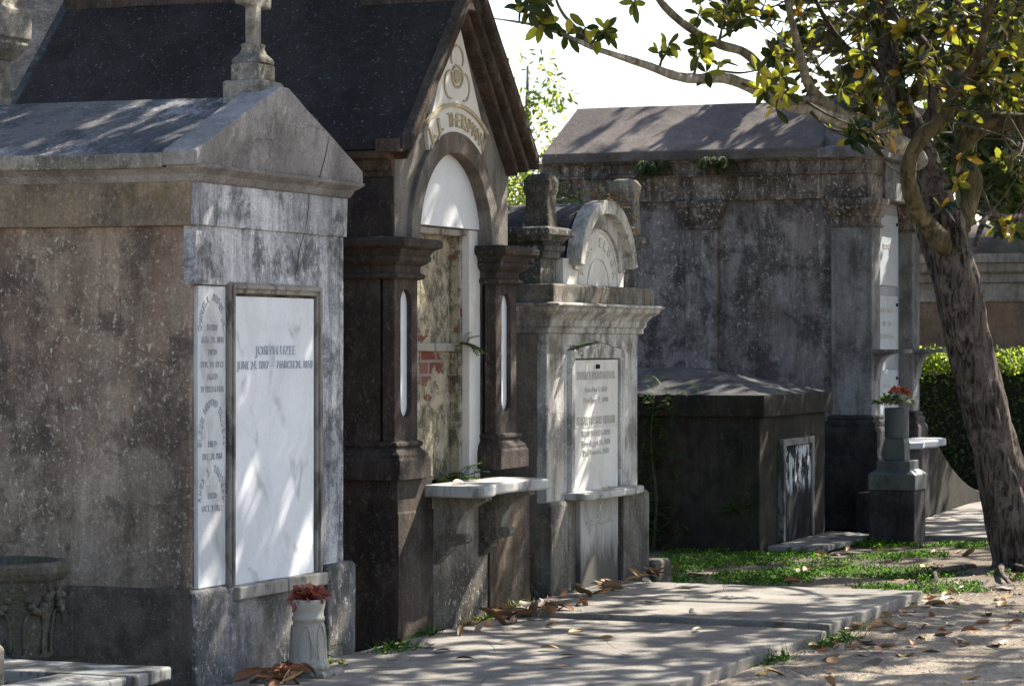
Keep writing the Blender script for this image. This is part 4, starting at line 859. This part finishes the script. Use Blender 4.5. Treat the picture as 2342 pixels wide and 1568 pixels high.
leaves = Soup(); twigbm = B()
def whorl(p, axis, n, L, W, sp=leaves, tilt=(.45, 1.25)):
    a0 = rng.uniform(0, 6.28); ref = axis.cross(Vector((.2, .3, .9)))
    if ref.length < .05: ref = axis.cross(Vector((1, 0, 0)))
    ref.normalize(); oth = axis.cross(ref)
    for i in range(n):
        a = a0 + i * 2.4; ti = rng.uniform(*tilt)
        d = (axis * math.cos(ti) + (ref * math.cos(a) + oth * math.sin(a)) * math.sin(ti)).normalized()
        sp.leaf(p - axis * rng.uniform(0, .05), d, axis + Vector((rng.uniform(-.3, .3), rng.uniform(-.3, .3), rng.uniform(-.3, .3))), L * rng.uniform(.7, 1.15), W * rng.uniform(.8, 1.15), rng.uniform(.04, .22), rng.uniform(0, .25))
def twig(p, maxd=1.5, r0=.006):
    best = min(samples, key=lambda s: (s[0] - p).length + (.0 if s[0].z < p.z + .25 else .4))
    if (best[0] - p).length > maxd: return None
    q = best[0]; m = (p + q) / 2 + Vector((rng.uniform(-.1, .1), rng.uniform(-.1, .1), -.06)) * min(1, (p - q).length)
    tube(twigbm, [q, m, p], [min(best[1] * .7, .012 + .004 * (p - q).length), r0 * 1.3, r0 * .7], 5, 4, .15, 20)
    if rng.random() < .6: samples.append((m, .01))
    return (p - m).normalized()
def interp(x, xp):
    for (a, b), (c, d) in zip(xp, xp[1:]):
        if a <= x <= c: return b + (d - b) * (x - a) / (c - a)
    return xp[0][1] if x < xp[0][0] else xp[-1][1]
EDGE = [(1560, -40), (1600, 0), (1650, 45), (1700, 70), (1740, 120), (1800, 170), (1860, 260), (1930, 300), (1990, 330), (2060, 300), (2100, 240), (2160, 260), (2230, 300), (2280, 380), (2342, 430), (2700, 430)]
LOWSKY = lambda u, v: v < interp(u, EDGE)
# whorls seen one by one along the limbs (picture position, depth, size)
singles = [(1190, 15, 17.2, 7), (1215, 25, 17.2, 9), (1238, 8, 17.3, 8), (1240, 55, 17.3, 8), (1275, 62, 17.4, 7), (1300, 78, 17.4, 5), (1340, 62, 17.5, 4), (1365, 80, 17.5, 4), (1385, 68, 17.5, 9), (1515, 118, 18.0, 7), (1532, 100, 18.0, 5), (1608, 100, 18.2, 10), (1600, 122, 18.2, 6), (1618, 165, 18.3, 5), (1645, 140, 18.4, 5),
           (1740, 160, 18.3, 10), (1748, 205, 18.5, 6), (1790, 175, 18.6, 7), (1800, 215, 18.7, 7), (1965, 290, 18.9, 12), (1950, 318, 18.9, 9), (2000, 300, 18.9, 7), (2035, 305, 18.9, 6), (2040, 270, 19, 6), (1600, 30, 18.3, 7), (1655, 20, 18.6, 9), (1690, 60, 18.7, 8), (1775, 250, 18.8, 5), (1700, 25, 18.6, 10),
           (2210, 360, 20, 8), (2190, 420, 19.8, 8), (2290, 190, 19.5, 9), (2250, 215, 19.5, 8), (2310, 230, 19.5, 8), (2160, 470, 20, 6), (2210, 495, 21, 8), (2290, 520, 21.5, 10), (2320, 530, 21.5, 8), (1450, 10, 17.6, 5)]
young = Soup()  # left-hand whorls, drawn in the brightened backlit colour
for u, v, d, n in singles:
    p = atd(u, v, d); ax = twig(p, 2.0) or Vector((0, 0, 1))
    whorl(p, (ax * .5 + rdir() * .5 + Vector((-.5, -.3, .1))).normalized(), n, .125, .054, young if u < 1820 else leaves, (.8, 1.6))
# the dense crown at the upper right
cnt = 0
while cnt < 470:
    u = rng.uniform(1560, 2420); v = rng.uniform(-60, 440); d = rng.uniform(19.6 if u < 2050 else 18.6, 23.5)
    if not LOWSKY(u, v + rng.uniform(-10, 25)): continue
    if noise.noise(Vector((u / 85, v / 85, d * .55))) < (.05 if u > 1950 else .09): continue
    p = atd(u, v, d); cnt += 1
    ax = twig(p, 1.4, .004) or Vector((0, 0, 1))
    whorl(p, (ax * .6 + rdir(-.2, 1)).normalized(), rng.randint(5, 9), rng.uniform(.10, .15), .056)
# upper crown, above the picture: this is what dapples the tombs and the path
NUP = 3000; cnt = 0
while cnt < NUP:
    p = Vector((rng.uniform(12.6, 24.2), rng.uniform(-1.0, 7.6), rng.uniform(3.6, 7.4)))
    q = Vector(((p.x - 18.3) / 5.8, (p.y - 3.4) / 4.1, (p.z - 5.4) / 1.9))
    if q.length > 1: continue
    u, v, d = proj(p)
    if u < 2420 and v > -55: continue
    if noise.noise(p * .72 + Vector((3, 1, 7))) < .055: continue
    cnt += 1; whorl(p, (rdir(-.1, 1) + Vector((0, 0, .5))).normalized(), rng.randint(6, 10), rng.uniform(.13, .18), .062)
    if cnt % 6 == 0: twig(p, 1.6, .004)
def puff(c, r, n, sp, thr=-.05):
    k = 0
    while k < n:
        d = rdir() * rng.random() ** .4; p = Vector(c) + Vector((d.x * r[0], d.y * r[1], d.z * r[2]))
        if noise.noise(p * 1.3) < thr: continue
        k += 1; whorl(p, (rdir(-.1, 1) + Vector((0, 0, .5))).normalized(), rng.randint(6, 9), rng.uniform(.13, .18), .065, sp)
puff((14.5, 5.5, 5.2), (1.4, 1.5, .7), 420, leaves, .0)  # unseen leaf cluster added to shade the roof of the nearest tomb
young.build('backlit_leaves', 'backlit_magnolia', TR)
puff((15.4, 4.3, 4.9), (1.5, 1.1, .6), 170, leaves, .0)  # another unseen cluster, added to shade the nearest marble panel
leaves.build('crown', 'magnolia_leaf', TR)
obj('twigs', twigbm, 'twig', TR, smooth=True)
# surface roots
bm = B()
for pts_ in ([(20.2, 4.2, .02), (19.3, 4.0, .03), (18.4, 3.75, .02), (17.6, 3.6, .015), (16.9, 3.45, -.02)], [(20.1, 4.1, .02), (19.2, 3.6, .03), (18.1, 3.3, .02), (17.2, 3.0, .02), (16.2, 2.9, -.02)], [(20.2, 4.4, .0), (19.5, 4.5, .02), (18.8, 4.35, .01), (18.0, 4.3, -.02)], [(18.4, 3.75, .02), (17.9, 3.9, .02), (17.3, 3.85, -.02)], [(14.6, 2.75, -.0), (13.8, 2.9, .012), (13.2, 2.8, .01), (12.4, 2.9, -.02)]):
    tube(bm, [Vector(p) for p in pts_], [.03, .018, .015, .012, .01][:len(pts_)], 8, 6, .25, 12)
bmesh.ops.translate(bm, verts=bm.verts, vec=(0, 0, -.008)); obj('roots', bm, 'bark', TR, smooth=True)

# ---- evergreen tree further right and behind, trunk outside the picture
T6 = thing('evergreen_tree', 'dense dark evergreen crown behind the leaning magnolia at the right edge', 'tree', (28.4, 2.6, 0))
bm = B(); tube(bm, [Vector((28.4, 2.6, -.1)), Vector((28.3, 2.7, 1.4)), Vector((28.2, 3.0, 3.0)), Vector((28, 3.6, 4.6)), Vector((27.8, 4.4, 6))], [.26, .2, .17, .12, .04], 16, 8, .1, 5); obj('trunk', bm, 'bark', T6, smooth=True)
bm = B()
for q in ((26.5, 5.4, 4.6), (27.8, 7.0, 5.2), (29, 5.5, 5.6), (26, 3.4, 5.2), (28.5, 1.2, 4.8), (27.6, 6.4, 3.6), (25.6, 4.6, 5.8)):
    tube(bm, [Vector((28.2, 3.0, 3.0)), (Vector((28.2, 3.0, 3.4)) + Vector(q)) / 2 + Vector((0, 0, .2)), Vector(q)], [.09, .06, .015], 7, 7, .15, 8)
obj('limb', bm, 'bark', T6, smooth=True)
s6 = Soup(); cnt = 0
E6 = [(1500, -999), (1800, -30), (1850, 100), (1900, 220), (1960, 260), (2020, 290), (2090, 330), (2140, 330), (2180, 420), (2230, 470), (2290, 500), (2342, 520), (3000, 560)]
while cnt < 1500:
    p = Vector((rng.uniform(24.3, 31), rng.uniform(.0, 9.5), rng.uniform(2.5, 8)))
    q = Vector(((p.x - 27.8) / 3.4, (p.y - 4.6) / 4.6, (p.z - 5.2) / 2.7))
    if q.length > 1: continue
    u, v, d = proj(p)
    if v > interp(u, E6): continue
    if noise.noise(p * .95) < -.08: continue
    if u < 2200 and v > -40 and rng.random() < .6: continue
    if p.y > 6.9 + (p.x - 26) * .5 and p.x < 29: continue
    cnt += 1; whorl(p, rdir(-.3, 1), rng.randint(6, 9), rng.uniform(.12, .17), .06, s6)
puff((26.3, 6.1, 5.2), (1.3, 1.2, .8), 380, s6, .0); puff((25.4, 4.6, 4.3), (1.5, .8, .8), 300, s6, -.1)  # extra clusters added to shade the large roof and the low tomb front
cnt = 0
while cnt < 900:
    u = rng.uniform(2150, 2420); v = rng.uniform(180, 560); d = rng.uniform(26.5, 30.5)
    if v > interp(u, E6): continue
    cnt += 1; whorl(atd(u, v, d), rdir(-.3, 1), rng.randint(6, 9), rng.uniform(.13, .18), .065, s6)
s6.build('crown', 'far_leaf', T6)

# ================================================================== BACKGROUND
def leafball(s, c, r, n, L, W, thr=-.1, fr=1.0, edge=None):
    k = 0; g = 0
    while k < n and g < n * 20:
        g += 1
        d = rdir() * (rng.random() ** .45); p = Vector(c) + Vector((d.x * r[0], d.y * r[1], d.z * r[2]))
        if noise.noise(p * fr) < thr: continue
        if edge and not edge(p): continue
        k += 1; s.leaf(p, rdir(), rdir(), L * rng.uniform(.6, 1.3), W * rng.uniform(.7, 1.2), .2, .15)
YT = thing('young_tree', 'sparse yellow green young tree between the steep black gable and the largest tomb', 'tree', (31, 11.8, 0))
bm = B(); tube(bm, [Vector((31, 11.8, 0)), Vector((31, 11.7, 1.6)), Vector((31, 11.85, 3)), Vector((31, 11.7, 3.9))], [.09, .07, .045, .012], 10, 6, .1, 6); obj('trunk', bm, 'bark_limb', YT, smooth=True)
bm = B()
for q in ((31, 11.2, 3.9), (30.8, 12.2, 3.7), (31.1, 11.0, 3.5), (31, 12.1, 3.2), (31.2, 10.7, 3.9), (30.9, 11.55, 4.0)): tube(bm, [Vector((31, 11.8, 2.6)), (Vector((31, 11.8, 3)) + Vector(q)) / 2, Vector(q)], [.03, .018, .006], 6, 6, .1, 8)
obj('branches', bm, 'bark_limb', YT, smooth=True)
sy = Soup(); leafball(sy, (31, 11.95, 2.5), (.9, .75, 1.15), 3200, .09, .035, -.15, 2.0); leafball(sy, (31, 11.45, 3.65), (.8, .95, .5), 700, .085, .03, .08, 3.2)
sy.build('crown', 'bright_leaf', YT)
YT2 = thing('distant_tree', 'pale green tree tip showing beside the steep black gable', 'tree', (44, 17, 0))
bm = B(); tube(bm, [Vector((44, 17.1, 0)), Vector((44, 17.1, 3)), Vector((44, 17.05, 6.2))], [.14, .1, .02], 8, 6, .1, 4); obj('trunk', bm, 'bark_limb', YT2, smooth=True)
sy = Soup(); leafball(sy, (44, 17.0, 5.6), (1.1, .7, .9), 500, .13, .05, .05, 1.5); leafball(sy, (44, 17.4, 3.8), (1.5, 1.3, 1.2), 1500, .13, .05, -.1, 1.5); sy.build('crown', 'bright_leaf', YT2)
FT = thing('distant_tree', 'hazy blue green tree showing above the ochre wall at the right', 'tree', (47, 8.5, 0))
bm = B(); tube(bm, [Vector((47, 8.5, 0)), Vector((47, 8.6, 3)), Vector((46.9, 8.8, 6))], [.25, .2, .06], 10, 6, .1, 4); obj('trunk', bm, 'bark', FT, smooth=True)
sy = Soup(); leafball(sy, (46.5, 8.6, 4.6), (2.2, 3.0, 2.6), 6000, .22, .10, -.12, .9); sy.build('crown', 'hedge_leaf', FT)
OB = thing('pale_obelisk', 'tip of a pale stone obelisk rising behind the rounded acroterion of the largest tomb', 'obelisk', (40, 10.25, 0))
bm = B(); stack(bm, 40, 40, 10.25, 10.25, [(.5, 0), (.5, .6), (.4, .7), (.4, 1.2), (.30, 1.3), (.19, 5.55), (.0, 5.9)]); obj('shaft', bm, 'marble_strip', OB, bev=.01)

WB = thing('cemetery_wall', 'ochre plastered cemetery wall with rounded brown top beyond the hedge', 'wall', (38.3, 4, 0))
bm = B(); box(bm, 38.0, 39.2, -8, 14, 0, 2.5); obj('wall', bm, 'wall_ochre', WB)
bm = B(); prism(bm, [(37.97, 2.16), (37.97, 2.40), (37.92, 2.42), (37.92, 2.52), (37.86, 2.56), (37.84, 2.66), (37.80, 2.68), (37.80, 2.78), (39.2, 2.78), (39.2, 2.16)], 14, -8); 
bm.free(); bm = B()
pf = [(37.97, 2.16), (37.97, 2.40), (37.92, 2.42), (37.92, 2.52), (37.86, 2.56), (37.84, 2.66), (37.80, 2.68), (37.80, 2.80), (39.2, 2.80), (39.2, 2.16)]
prism(bm, pf, -8, 14); obj('string_course', bm, 'wall_band', WB)
bm = B(); prism(bm, arc(38.45, 2.79, .62, .42, 0, 180, 16), -8, 14); obj('rounded_cap', bm, 'wall_cap', WB, smooth=False)

HG = thing('clipped_hedge', 'clipped hedge with bright yellow green top beyond the leaning trunk', 'hedge', (31.5, 6, 0))
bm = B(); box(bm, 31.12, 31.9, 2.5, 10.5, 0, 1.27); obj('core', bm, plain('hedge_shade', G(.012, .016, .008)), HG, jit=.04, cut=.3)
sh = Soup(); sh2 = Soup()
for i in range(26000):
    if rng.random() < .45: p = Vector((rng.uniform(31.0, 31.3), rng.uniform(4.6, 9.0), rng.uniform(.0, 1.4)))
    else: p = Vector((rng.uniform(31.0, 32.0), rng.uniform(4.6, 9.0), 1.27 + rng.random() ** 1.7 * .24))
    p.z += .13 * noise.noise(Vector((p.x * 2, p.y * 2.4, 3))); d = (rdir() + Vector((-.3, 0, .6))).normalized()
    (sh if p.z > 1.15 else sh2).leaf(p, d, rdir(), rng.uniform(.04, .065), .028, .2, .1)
sh.build('sunlit_top', 'hedge_leaf', HG); sh2.build('foliage', 'far_leaf', HG)  # sun and shade put into the leaf colours: brighter top, darker face

# ================================================================== PLANTS ON AND AROUND THE TOMBS
def frond(s, base, d, L, n=11, lw=.045, droop=.5, lf=.012):
    side = d.cross(Vector((0, 0, 1)))
    if side.length < .05: side = Vector((1, 0, 0))
    side.normalize(); p = Vector(base); dd = d.copy()
    for i in range(n):
        q = p + dd * (L / n); w = lw * math.sin(math.pi * (i + 1) / (n + 1)) ** .7
        s.blade(p, (q - p).normalized(), (q - p).length * 1.05, .0025)
        for sg in (-1, 1):
            s.leaf(q, (side * sg + dd * .35 + Vector((0, 0, -.1))).normalized(), Vector((0, 0, 1)), w, lf, .1, .2)
        p = q; dd = (dd + Vector((0, 0, -droop / n)) + Vector((rng.uniform(-.04, .04),) * 3)).normalized()
def fern(name, label, at, n, L, mat='fern_leaf', out=Vector((-.4, -.6, .3)), spread=.9, jitter=.02, lw=.045, cat='fern', droop=.9, group=None):
    t = thing(name, label, cat, at, group); s = Soup()
    for i in range(n):
        b = Vector(at) + Vector((rng.uniform(-1, 1), rng.uniform(-1, 1), 0)) * jitter
        frond(s, b, (out + rdir(-.2, 1) * spread).normalized(), L * rng.uniform(.5, 1.1), 10, lw, droop)
    s.build('fronds', mat, t); return t
fern('fern', 'small fern growing from the ledge inside the arched niche', (14.66, 6.07, 1.60), 9, .14, out=Vector((.2, -.5, -.1)), lw=.03)
fern('fern', 'fern clump at the back of the marble shelf below the niche', (14.42, 6.05, .85), 16, .15, out=Vector((0, -.5, .3)), jitter=.08, lw=.035)
fern('fern', 'second low fern on the marble shelf near the white jamb', (14.62, 6.02, .85), 12, .13, out=Vector((.1, -.5, .3)), jitter=.05, lw=.03)
fern('fern', 'tiny fern over the top left corner of the tablet frame on the arched tomb', (16.12, 5.92, 1.58), 7, .11, out=Vector((0, -.5, -.2)), lw=.025)
fern('fern', 'dark fern tuft hanging from the large roof eave, left of two', (23.70, 7.98, 3.20), 70, .17, 'far_leaf', out=Vector((-.4, 0, -.9)), jitter=.12, lw=.04, spread=.8)
fern('fern', 'dark fern tuft hanging from the large roof eave, right of two', (23.70, 7.42, 3.22), 70, .17, 'far_leaf', out=Vector((-.4, 0, -.9)), jitter=.12, lw=.04, spread=.8)
FA = fern('roof_plants', 'green and rusty ferns growing on top of the arched tomb', (16.75, 6.25, 2.46), 40, .20, out=Vector((0, 0, .6)), jitter=.22, lw=.03, cat='plants')
s_ = Soup()
for i in range(60):
    a = rng.uniform(20, 95); b = Vector((acx3 + .54 * math.cos(R(a)), 5.90 + rng.uniform(0, .15), 2.02 + .46 * math.sin(R(a)) + .01))
    frond(s_, b, (Vector((.5 * math.cos(R(a)), -.3, .3)) + rdir(-.2, 1) * .7).normalized(), rng.uniform(.06, .14), 7, .022, 1.2)
s_.build('dry_fronds', 'dry_leaf', FA)
s_ = Soup(); frond(s_, Vector((16.75, 6.3, 2.48)), Vector((.15, 0, 1)).normalized(), .42, 14, .012, -.1, .008); s_.build('tall_stem', 'fern_leaf', FA)
VN = thing('climbing_vine', 'dark green vine climbing the left part of the low black tomb', 'vine', (20.94, 7.0, 0))
bm = B(); tube(bm, [Vector((20.92, 7.06, 0)), Vector((20.93, 7.04, .4)), Vector((20.92, 7.08, .8)), Vector((20.90, 7.05, 1.2))], [.012, .01, .008, .004], 6, 6, .3, 20); obj('stem', bm, 'twig', VN, smooth=True)
s_ = Soup()
for z0_, r_, n_ in ((1.08, .13, 60), (.82, .10, 40), (.62, .05, 12), (.45, .04, 10), (.12, .13, 60), (.25, .08, 20)):
    for i in range(n_):
        p = Vector((20.90, 7.06 + rng.gauss(0, r_), z0_ + rng.gauss(0, r_))); frond(s_, p, (Vector((-.5, 0, .1)) + rdir()).normalized(), rng.uniform(.06, .12), 6, .03, .6)
s_.build('foliage', 'fern_leaf', VN)
fern('fern', 'small fern at the lower front corner of the low black tomb side', (20.94, 6.36, .32), 14, .16, out=Vector((-.5, 0, .3)), jitter=.05, lw=.035)
fern('fern', 'small green sprig at the top edge of the low black tomb beside the vine', (20.90, 6.93, 1.14), 5, .12, out=Vector((-.5, -.2, .1)), lw=.02)
fern('fern', 'green sprig at the base of the nearest tomb beside the vase', (12.15, 5.8, .12), 9, .16, out=Vector((.4, -.5, .5)), lw=.015)

def weeds(label, x, y, z, rx, ry, n, group='weed clumps along the path edges', L=.035, h=.06, mat='bright_leaf'):
    t = thing('weed_clump', label, 'weeds', (x, y, z), group); s = Soup()
    for i in range(n):
        a = rng.uniform(0, 6.28); r = math.sqrt(rng.random())
        b = Vector((x + rx * r * math.cos(a), y + ry * r * math.sin(a), z + rng.uniform(0, h) * (1.1 - r)))
        s.leaf(b, (rdir(-.1, .8)).normalized(), Vector((0, 0, 1)), L * rng.uniform(.6, 1.3), L * .55, .15, .1)
        if i % 6 == 0: s.blade(Vector((b.x, b.y, z)), (rdir(.5, 1)), h * 1.6, .002)
    s.build('foliage', mat, t)
weeds('pale weed clump at the foot of the brown wall under the marble shelf, leftmost', 14.30, 5.84, .06, .14, .06, 90)
weeds('pale weeds at the brown wall foot, just left of the leaf pile', 14.52, 5.86, .06, .08, .05, 45)
weeds('small weeds at the brown wall foot behind the leaf pile', 15.05, 5.88, .08, .28, .05, 110)
weeds('low dark weeds between the nearest tomb and the steep gabled tomb', 12.95, 5.72, .06, .25, .10, 220, mat='grass_leaf')
weeds('low dark weeds at the foot of the steep tomb pedestal', 13.62, 5.86, .06, .18, .05, 90, mat='grass_leaf')
weeds('tiny weeds right of the cream vase', 12.2, 5.74, .06, .12, .06, 50)
weeds('leafy weed strip along the path edge near the raised joint', 14.55, 3.88, .0, .50, .10, 520, mat='grass_leaf', h=.08)
weeds('sunny weeds against the path edge right of the joint', 15.2, 3.86, .0, .35, .08, 300, h=.07)
weeds('grassy weeds at the near end of the path edge', 13.45, 3.9, .0, .22, .08, 220, mat='grass_leaf', h=.09)
weeds('green weeds at the far right corner of the path', 16.75, 3.75, .0, .35, .10, 300, mat='grass_leaf')
weeds('green weeds in the dirt beyond the path corner', 16.6, 3.3, .0, .55, .18, 220, mat='grass_leaf', h=.05)

# grass and clover patches between path and tombs
gs = Soup(); k = 0
while k < 30000:
    x = rng.uniform(16.9, 22.6); y = rng.uniform(3.5, 7.3) if x < 20.9 else rng.uniform(3.8, 6.0)
    if x < 17.5 and y > 5.9: continue
    dens = noise.noise(Vector((x * .95, y * 1.9, 2))) + .35 * noise.noise(Vector((x * 4, y * 5, 8)))
    lim = -.16 if y > 5.0 and x < 20 else (.07 if y > 4.3 else .18)
    if dens < lim: continue
    k += 1; b = Vector((x, y, ground_h(x, y)))
    if k % 3: gs.leaf(b + Vector((0, 0, rng.uniform(.0, .03))), rdir(0, .9), Vector((0, 0, 1)), rng.uniform(.012, .028), .016, .15, .1)
    else: gs.blade(b, (rdir(.4, 1)), rng.uniform(.025, .06), .0035)
g_ = gs.build('grass', 'grass_leaf'); g_['kind'] = 'stuff'; g_['label'] = 'short clover and grass patches growing before the low black tomb'; g_['category'] = 'grass'

# small litter: bits of bark, grit and leaf crumbs
ls = Soup()
for i in range(9500):
    x = rng.uniform(12.2, 20.5); y = rng.uniform(2.0, 3.95) if rng.random() < .75 else rng.uniform(3.9, 5.9)
    if y > 3.95 and x < 16.9: continue
    ls.leaf(Vector((x, y, ground_h(x, y) + .004)), rdir(-.1, .3), Vector((0, 0, 1)), rng.uniform(.008, .03) * (1 if i % 9 else 1.9), rng.uniform(.005, .015), .1, 0)
l_ = ls.build('leaf_litter', 'dead_grey'); l_['kind'] = 'stuff'; l_['label'] = 'fine dry leaf crumbs and bark bits over the dirt'; l_['category'] = 'litter'

# ================================================================== FALLEN LEAVES (one object each)
def leaf_mesh(k, mat):
    r = random.Random(100 + k); L = 1.0; W = .46; nu, nv = 7, 5; vs = []
    curl = r.uniform(-1.4, 2.0) * (1.7 if k % 2 else .8); bend = r.uniform(.1, .6) * r.choice((1, 1, -1)); tw = r.uniform(-.9, .9)
    for i in range(nu + 1):
        t = i / nu; w = W * math.sin(math.pi * min(1, t ** .85)) ** .75 * .5 + .004
        for j in range(nv):
            s = (j / (nv - 1) * 2 - 1)
            a = s * curl * .5; yy_ = w * (math.sin(a) / a if abs(a) > .05 else 1) * s; zz_ = w * (1 - math.cos(a)) / (abs(curl) * .5 + .2) * (1 if curl > 0 else -1) + abs(s) * w * .25
            th = tw * (t - .5); z_ = bend * .18 * (4 * (t - .5) ** 2 - .5) + .012 * math.sin(t * 9 + k) * s
            vs.append((t - .5, yy_ * math.cos(th) - zz_ * math.sin(th), yy_ * math.sin(th) + zz_ * math.cos(th) + z_))
    mz = min(v[2] for v in vs); vs = [(a, b, c - mz) for a, b, c in vs]
    fs = [(i * nv + j, (i + 1) * nv + j, (i + 1) * nv + j + 1, i * nv + j + 1) for i in range(nu) for j in range(nv - 1)]
    me = bpy.data.meshes.new("fallen_leaf"); me.from_pydata(vs, [], fs); me.update()
    for p in me.polygons: p.use_smooth = True
    me.materials.append(M[mat]); return me
LM = [leaf_mesh(k, 'dead_brown') for k in range(7)] + [leaf_mesh(k + 20, 'dead_grey') for k in range(4)] + [leaf_mesh(k + 40, 'dead_yellow') for k in range(2)]
def drop(x, y, z, label, group, size=None, mi=None, tilt=.35):
    me = LM[mi if mi is not None else rng.choice((0, 1, 2, 3, 4, 5, 6, 0, 1, 2, 3, 4, 5, 6, 7, 8, 9, 10, 7, 8, 9, 11, 12))]
    o = bpy.data.objects.new('fallen_leaf', me); scene.collection.objects.link(o)
    sz = size or rng.uniform(.08, .135); o.location = (x, y, z); o.scale = (sz, sz * rng.uniform(.85, 1.15), sz)
    o.rotation_euler = (rng.gauss(0, tilt), rng.gauss(0, tilt * .7), rng.uniform(0, 6.28))
    o['label'] = label; o['category'] = 'leaf'; o['group'] = group
n0 = 0
for i in range(62):
    x = rng.gauss(14.75, .38); y = min(5.88, rng.gauss(5.70, .09)); drop(x, y, .08 + rng.uniform(0, .05), 'brown magnolia leaf in the sunlit pile under the marble shelf', 'fallen leaves piled at the wall foot', tilt=.6)
for i in range(30):
    x = rng.uniform(15.5, 17.4); y = min(5.88, rng.gauss(5.80, .08)); drop(x, y, .12 + rng.uniform(0, .03), 'brown magnolia leaf lying along the foot of the arched tomb', 'fallen leaves along the arched tomb', tilt=.5)
for i in range(22):
    drop(rng.gauss(11.52, .17), rng.gauss(5.64, .07), .07 + rng.uniform(0, .07), 'large curled brown leaf heaped left of the cream vase', 'fallen leaves heaped by the vase', rng.uniform(.11, .155), rng.randint(0, 6), tilt=.5)
for x, y in [(15.4, 5.2), (15.9, 4.9), (14.3, 5.4), (14.0, 5.15), (13.4, 5.3), (13.2, 5.0), (13.75, 4.9), (14.35, 4.6), (12.9, 5.45), (13.1, 5.6), (12.6, 5.2), (16.3, 5.3), (13.05, 4.55), (12.5, 4.7), (14.9, 4.8), (14.95, 4.55), (14.72, 4.25), (13.9, 5.5), (12.4, 5.5), (12.95, 4.8)]:
    drop(x, y, .12 if x > 14.75 else .085, 'single dry leaf lying on the bare concrete path', 'fallen leaves on the path', tilt=.15)
for i in range(104):
    x = rng.uniform(12.7, 17.8); y = 3.95 - abs(rng.gauss(0, .55)) - (.0 if x < 16.9 else -.3)
    if y < 2.2: y = rng.uniform(2.4, 3.8)
    drop(x, y, ground_h(x, y) + rng.uniform(.0, .015), 'dry curled leaf lying on the sandy dirt right of the path', 'fallen leaves on the dirt')
for i in range(38):
    x = rng.uniform(17.2, 22.3); y = rng.uniform(3.7, 6.0); drop(x, y, ground_h(x, y) + .02, 'dry leaf lying in the grass before the low black tomb', 'fallen leaves in the grass', rng.uniform(.09, .15))
drop(16.45, 5.86, .705, 'dry leaf resting on the marble shelf of the arched tomb', 'leaves on shelves', .13, 8, .05)
drop(13.96, 5.80, .852, 'dry leaf resting at the left end of the scalloped marble shelf', 'leaves on shelves', .14, 7, .1)
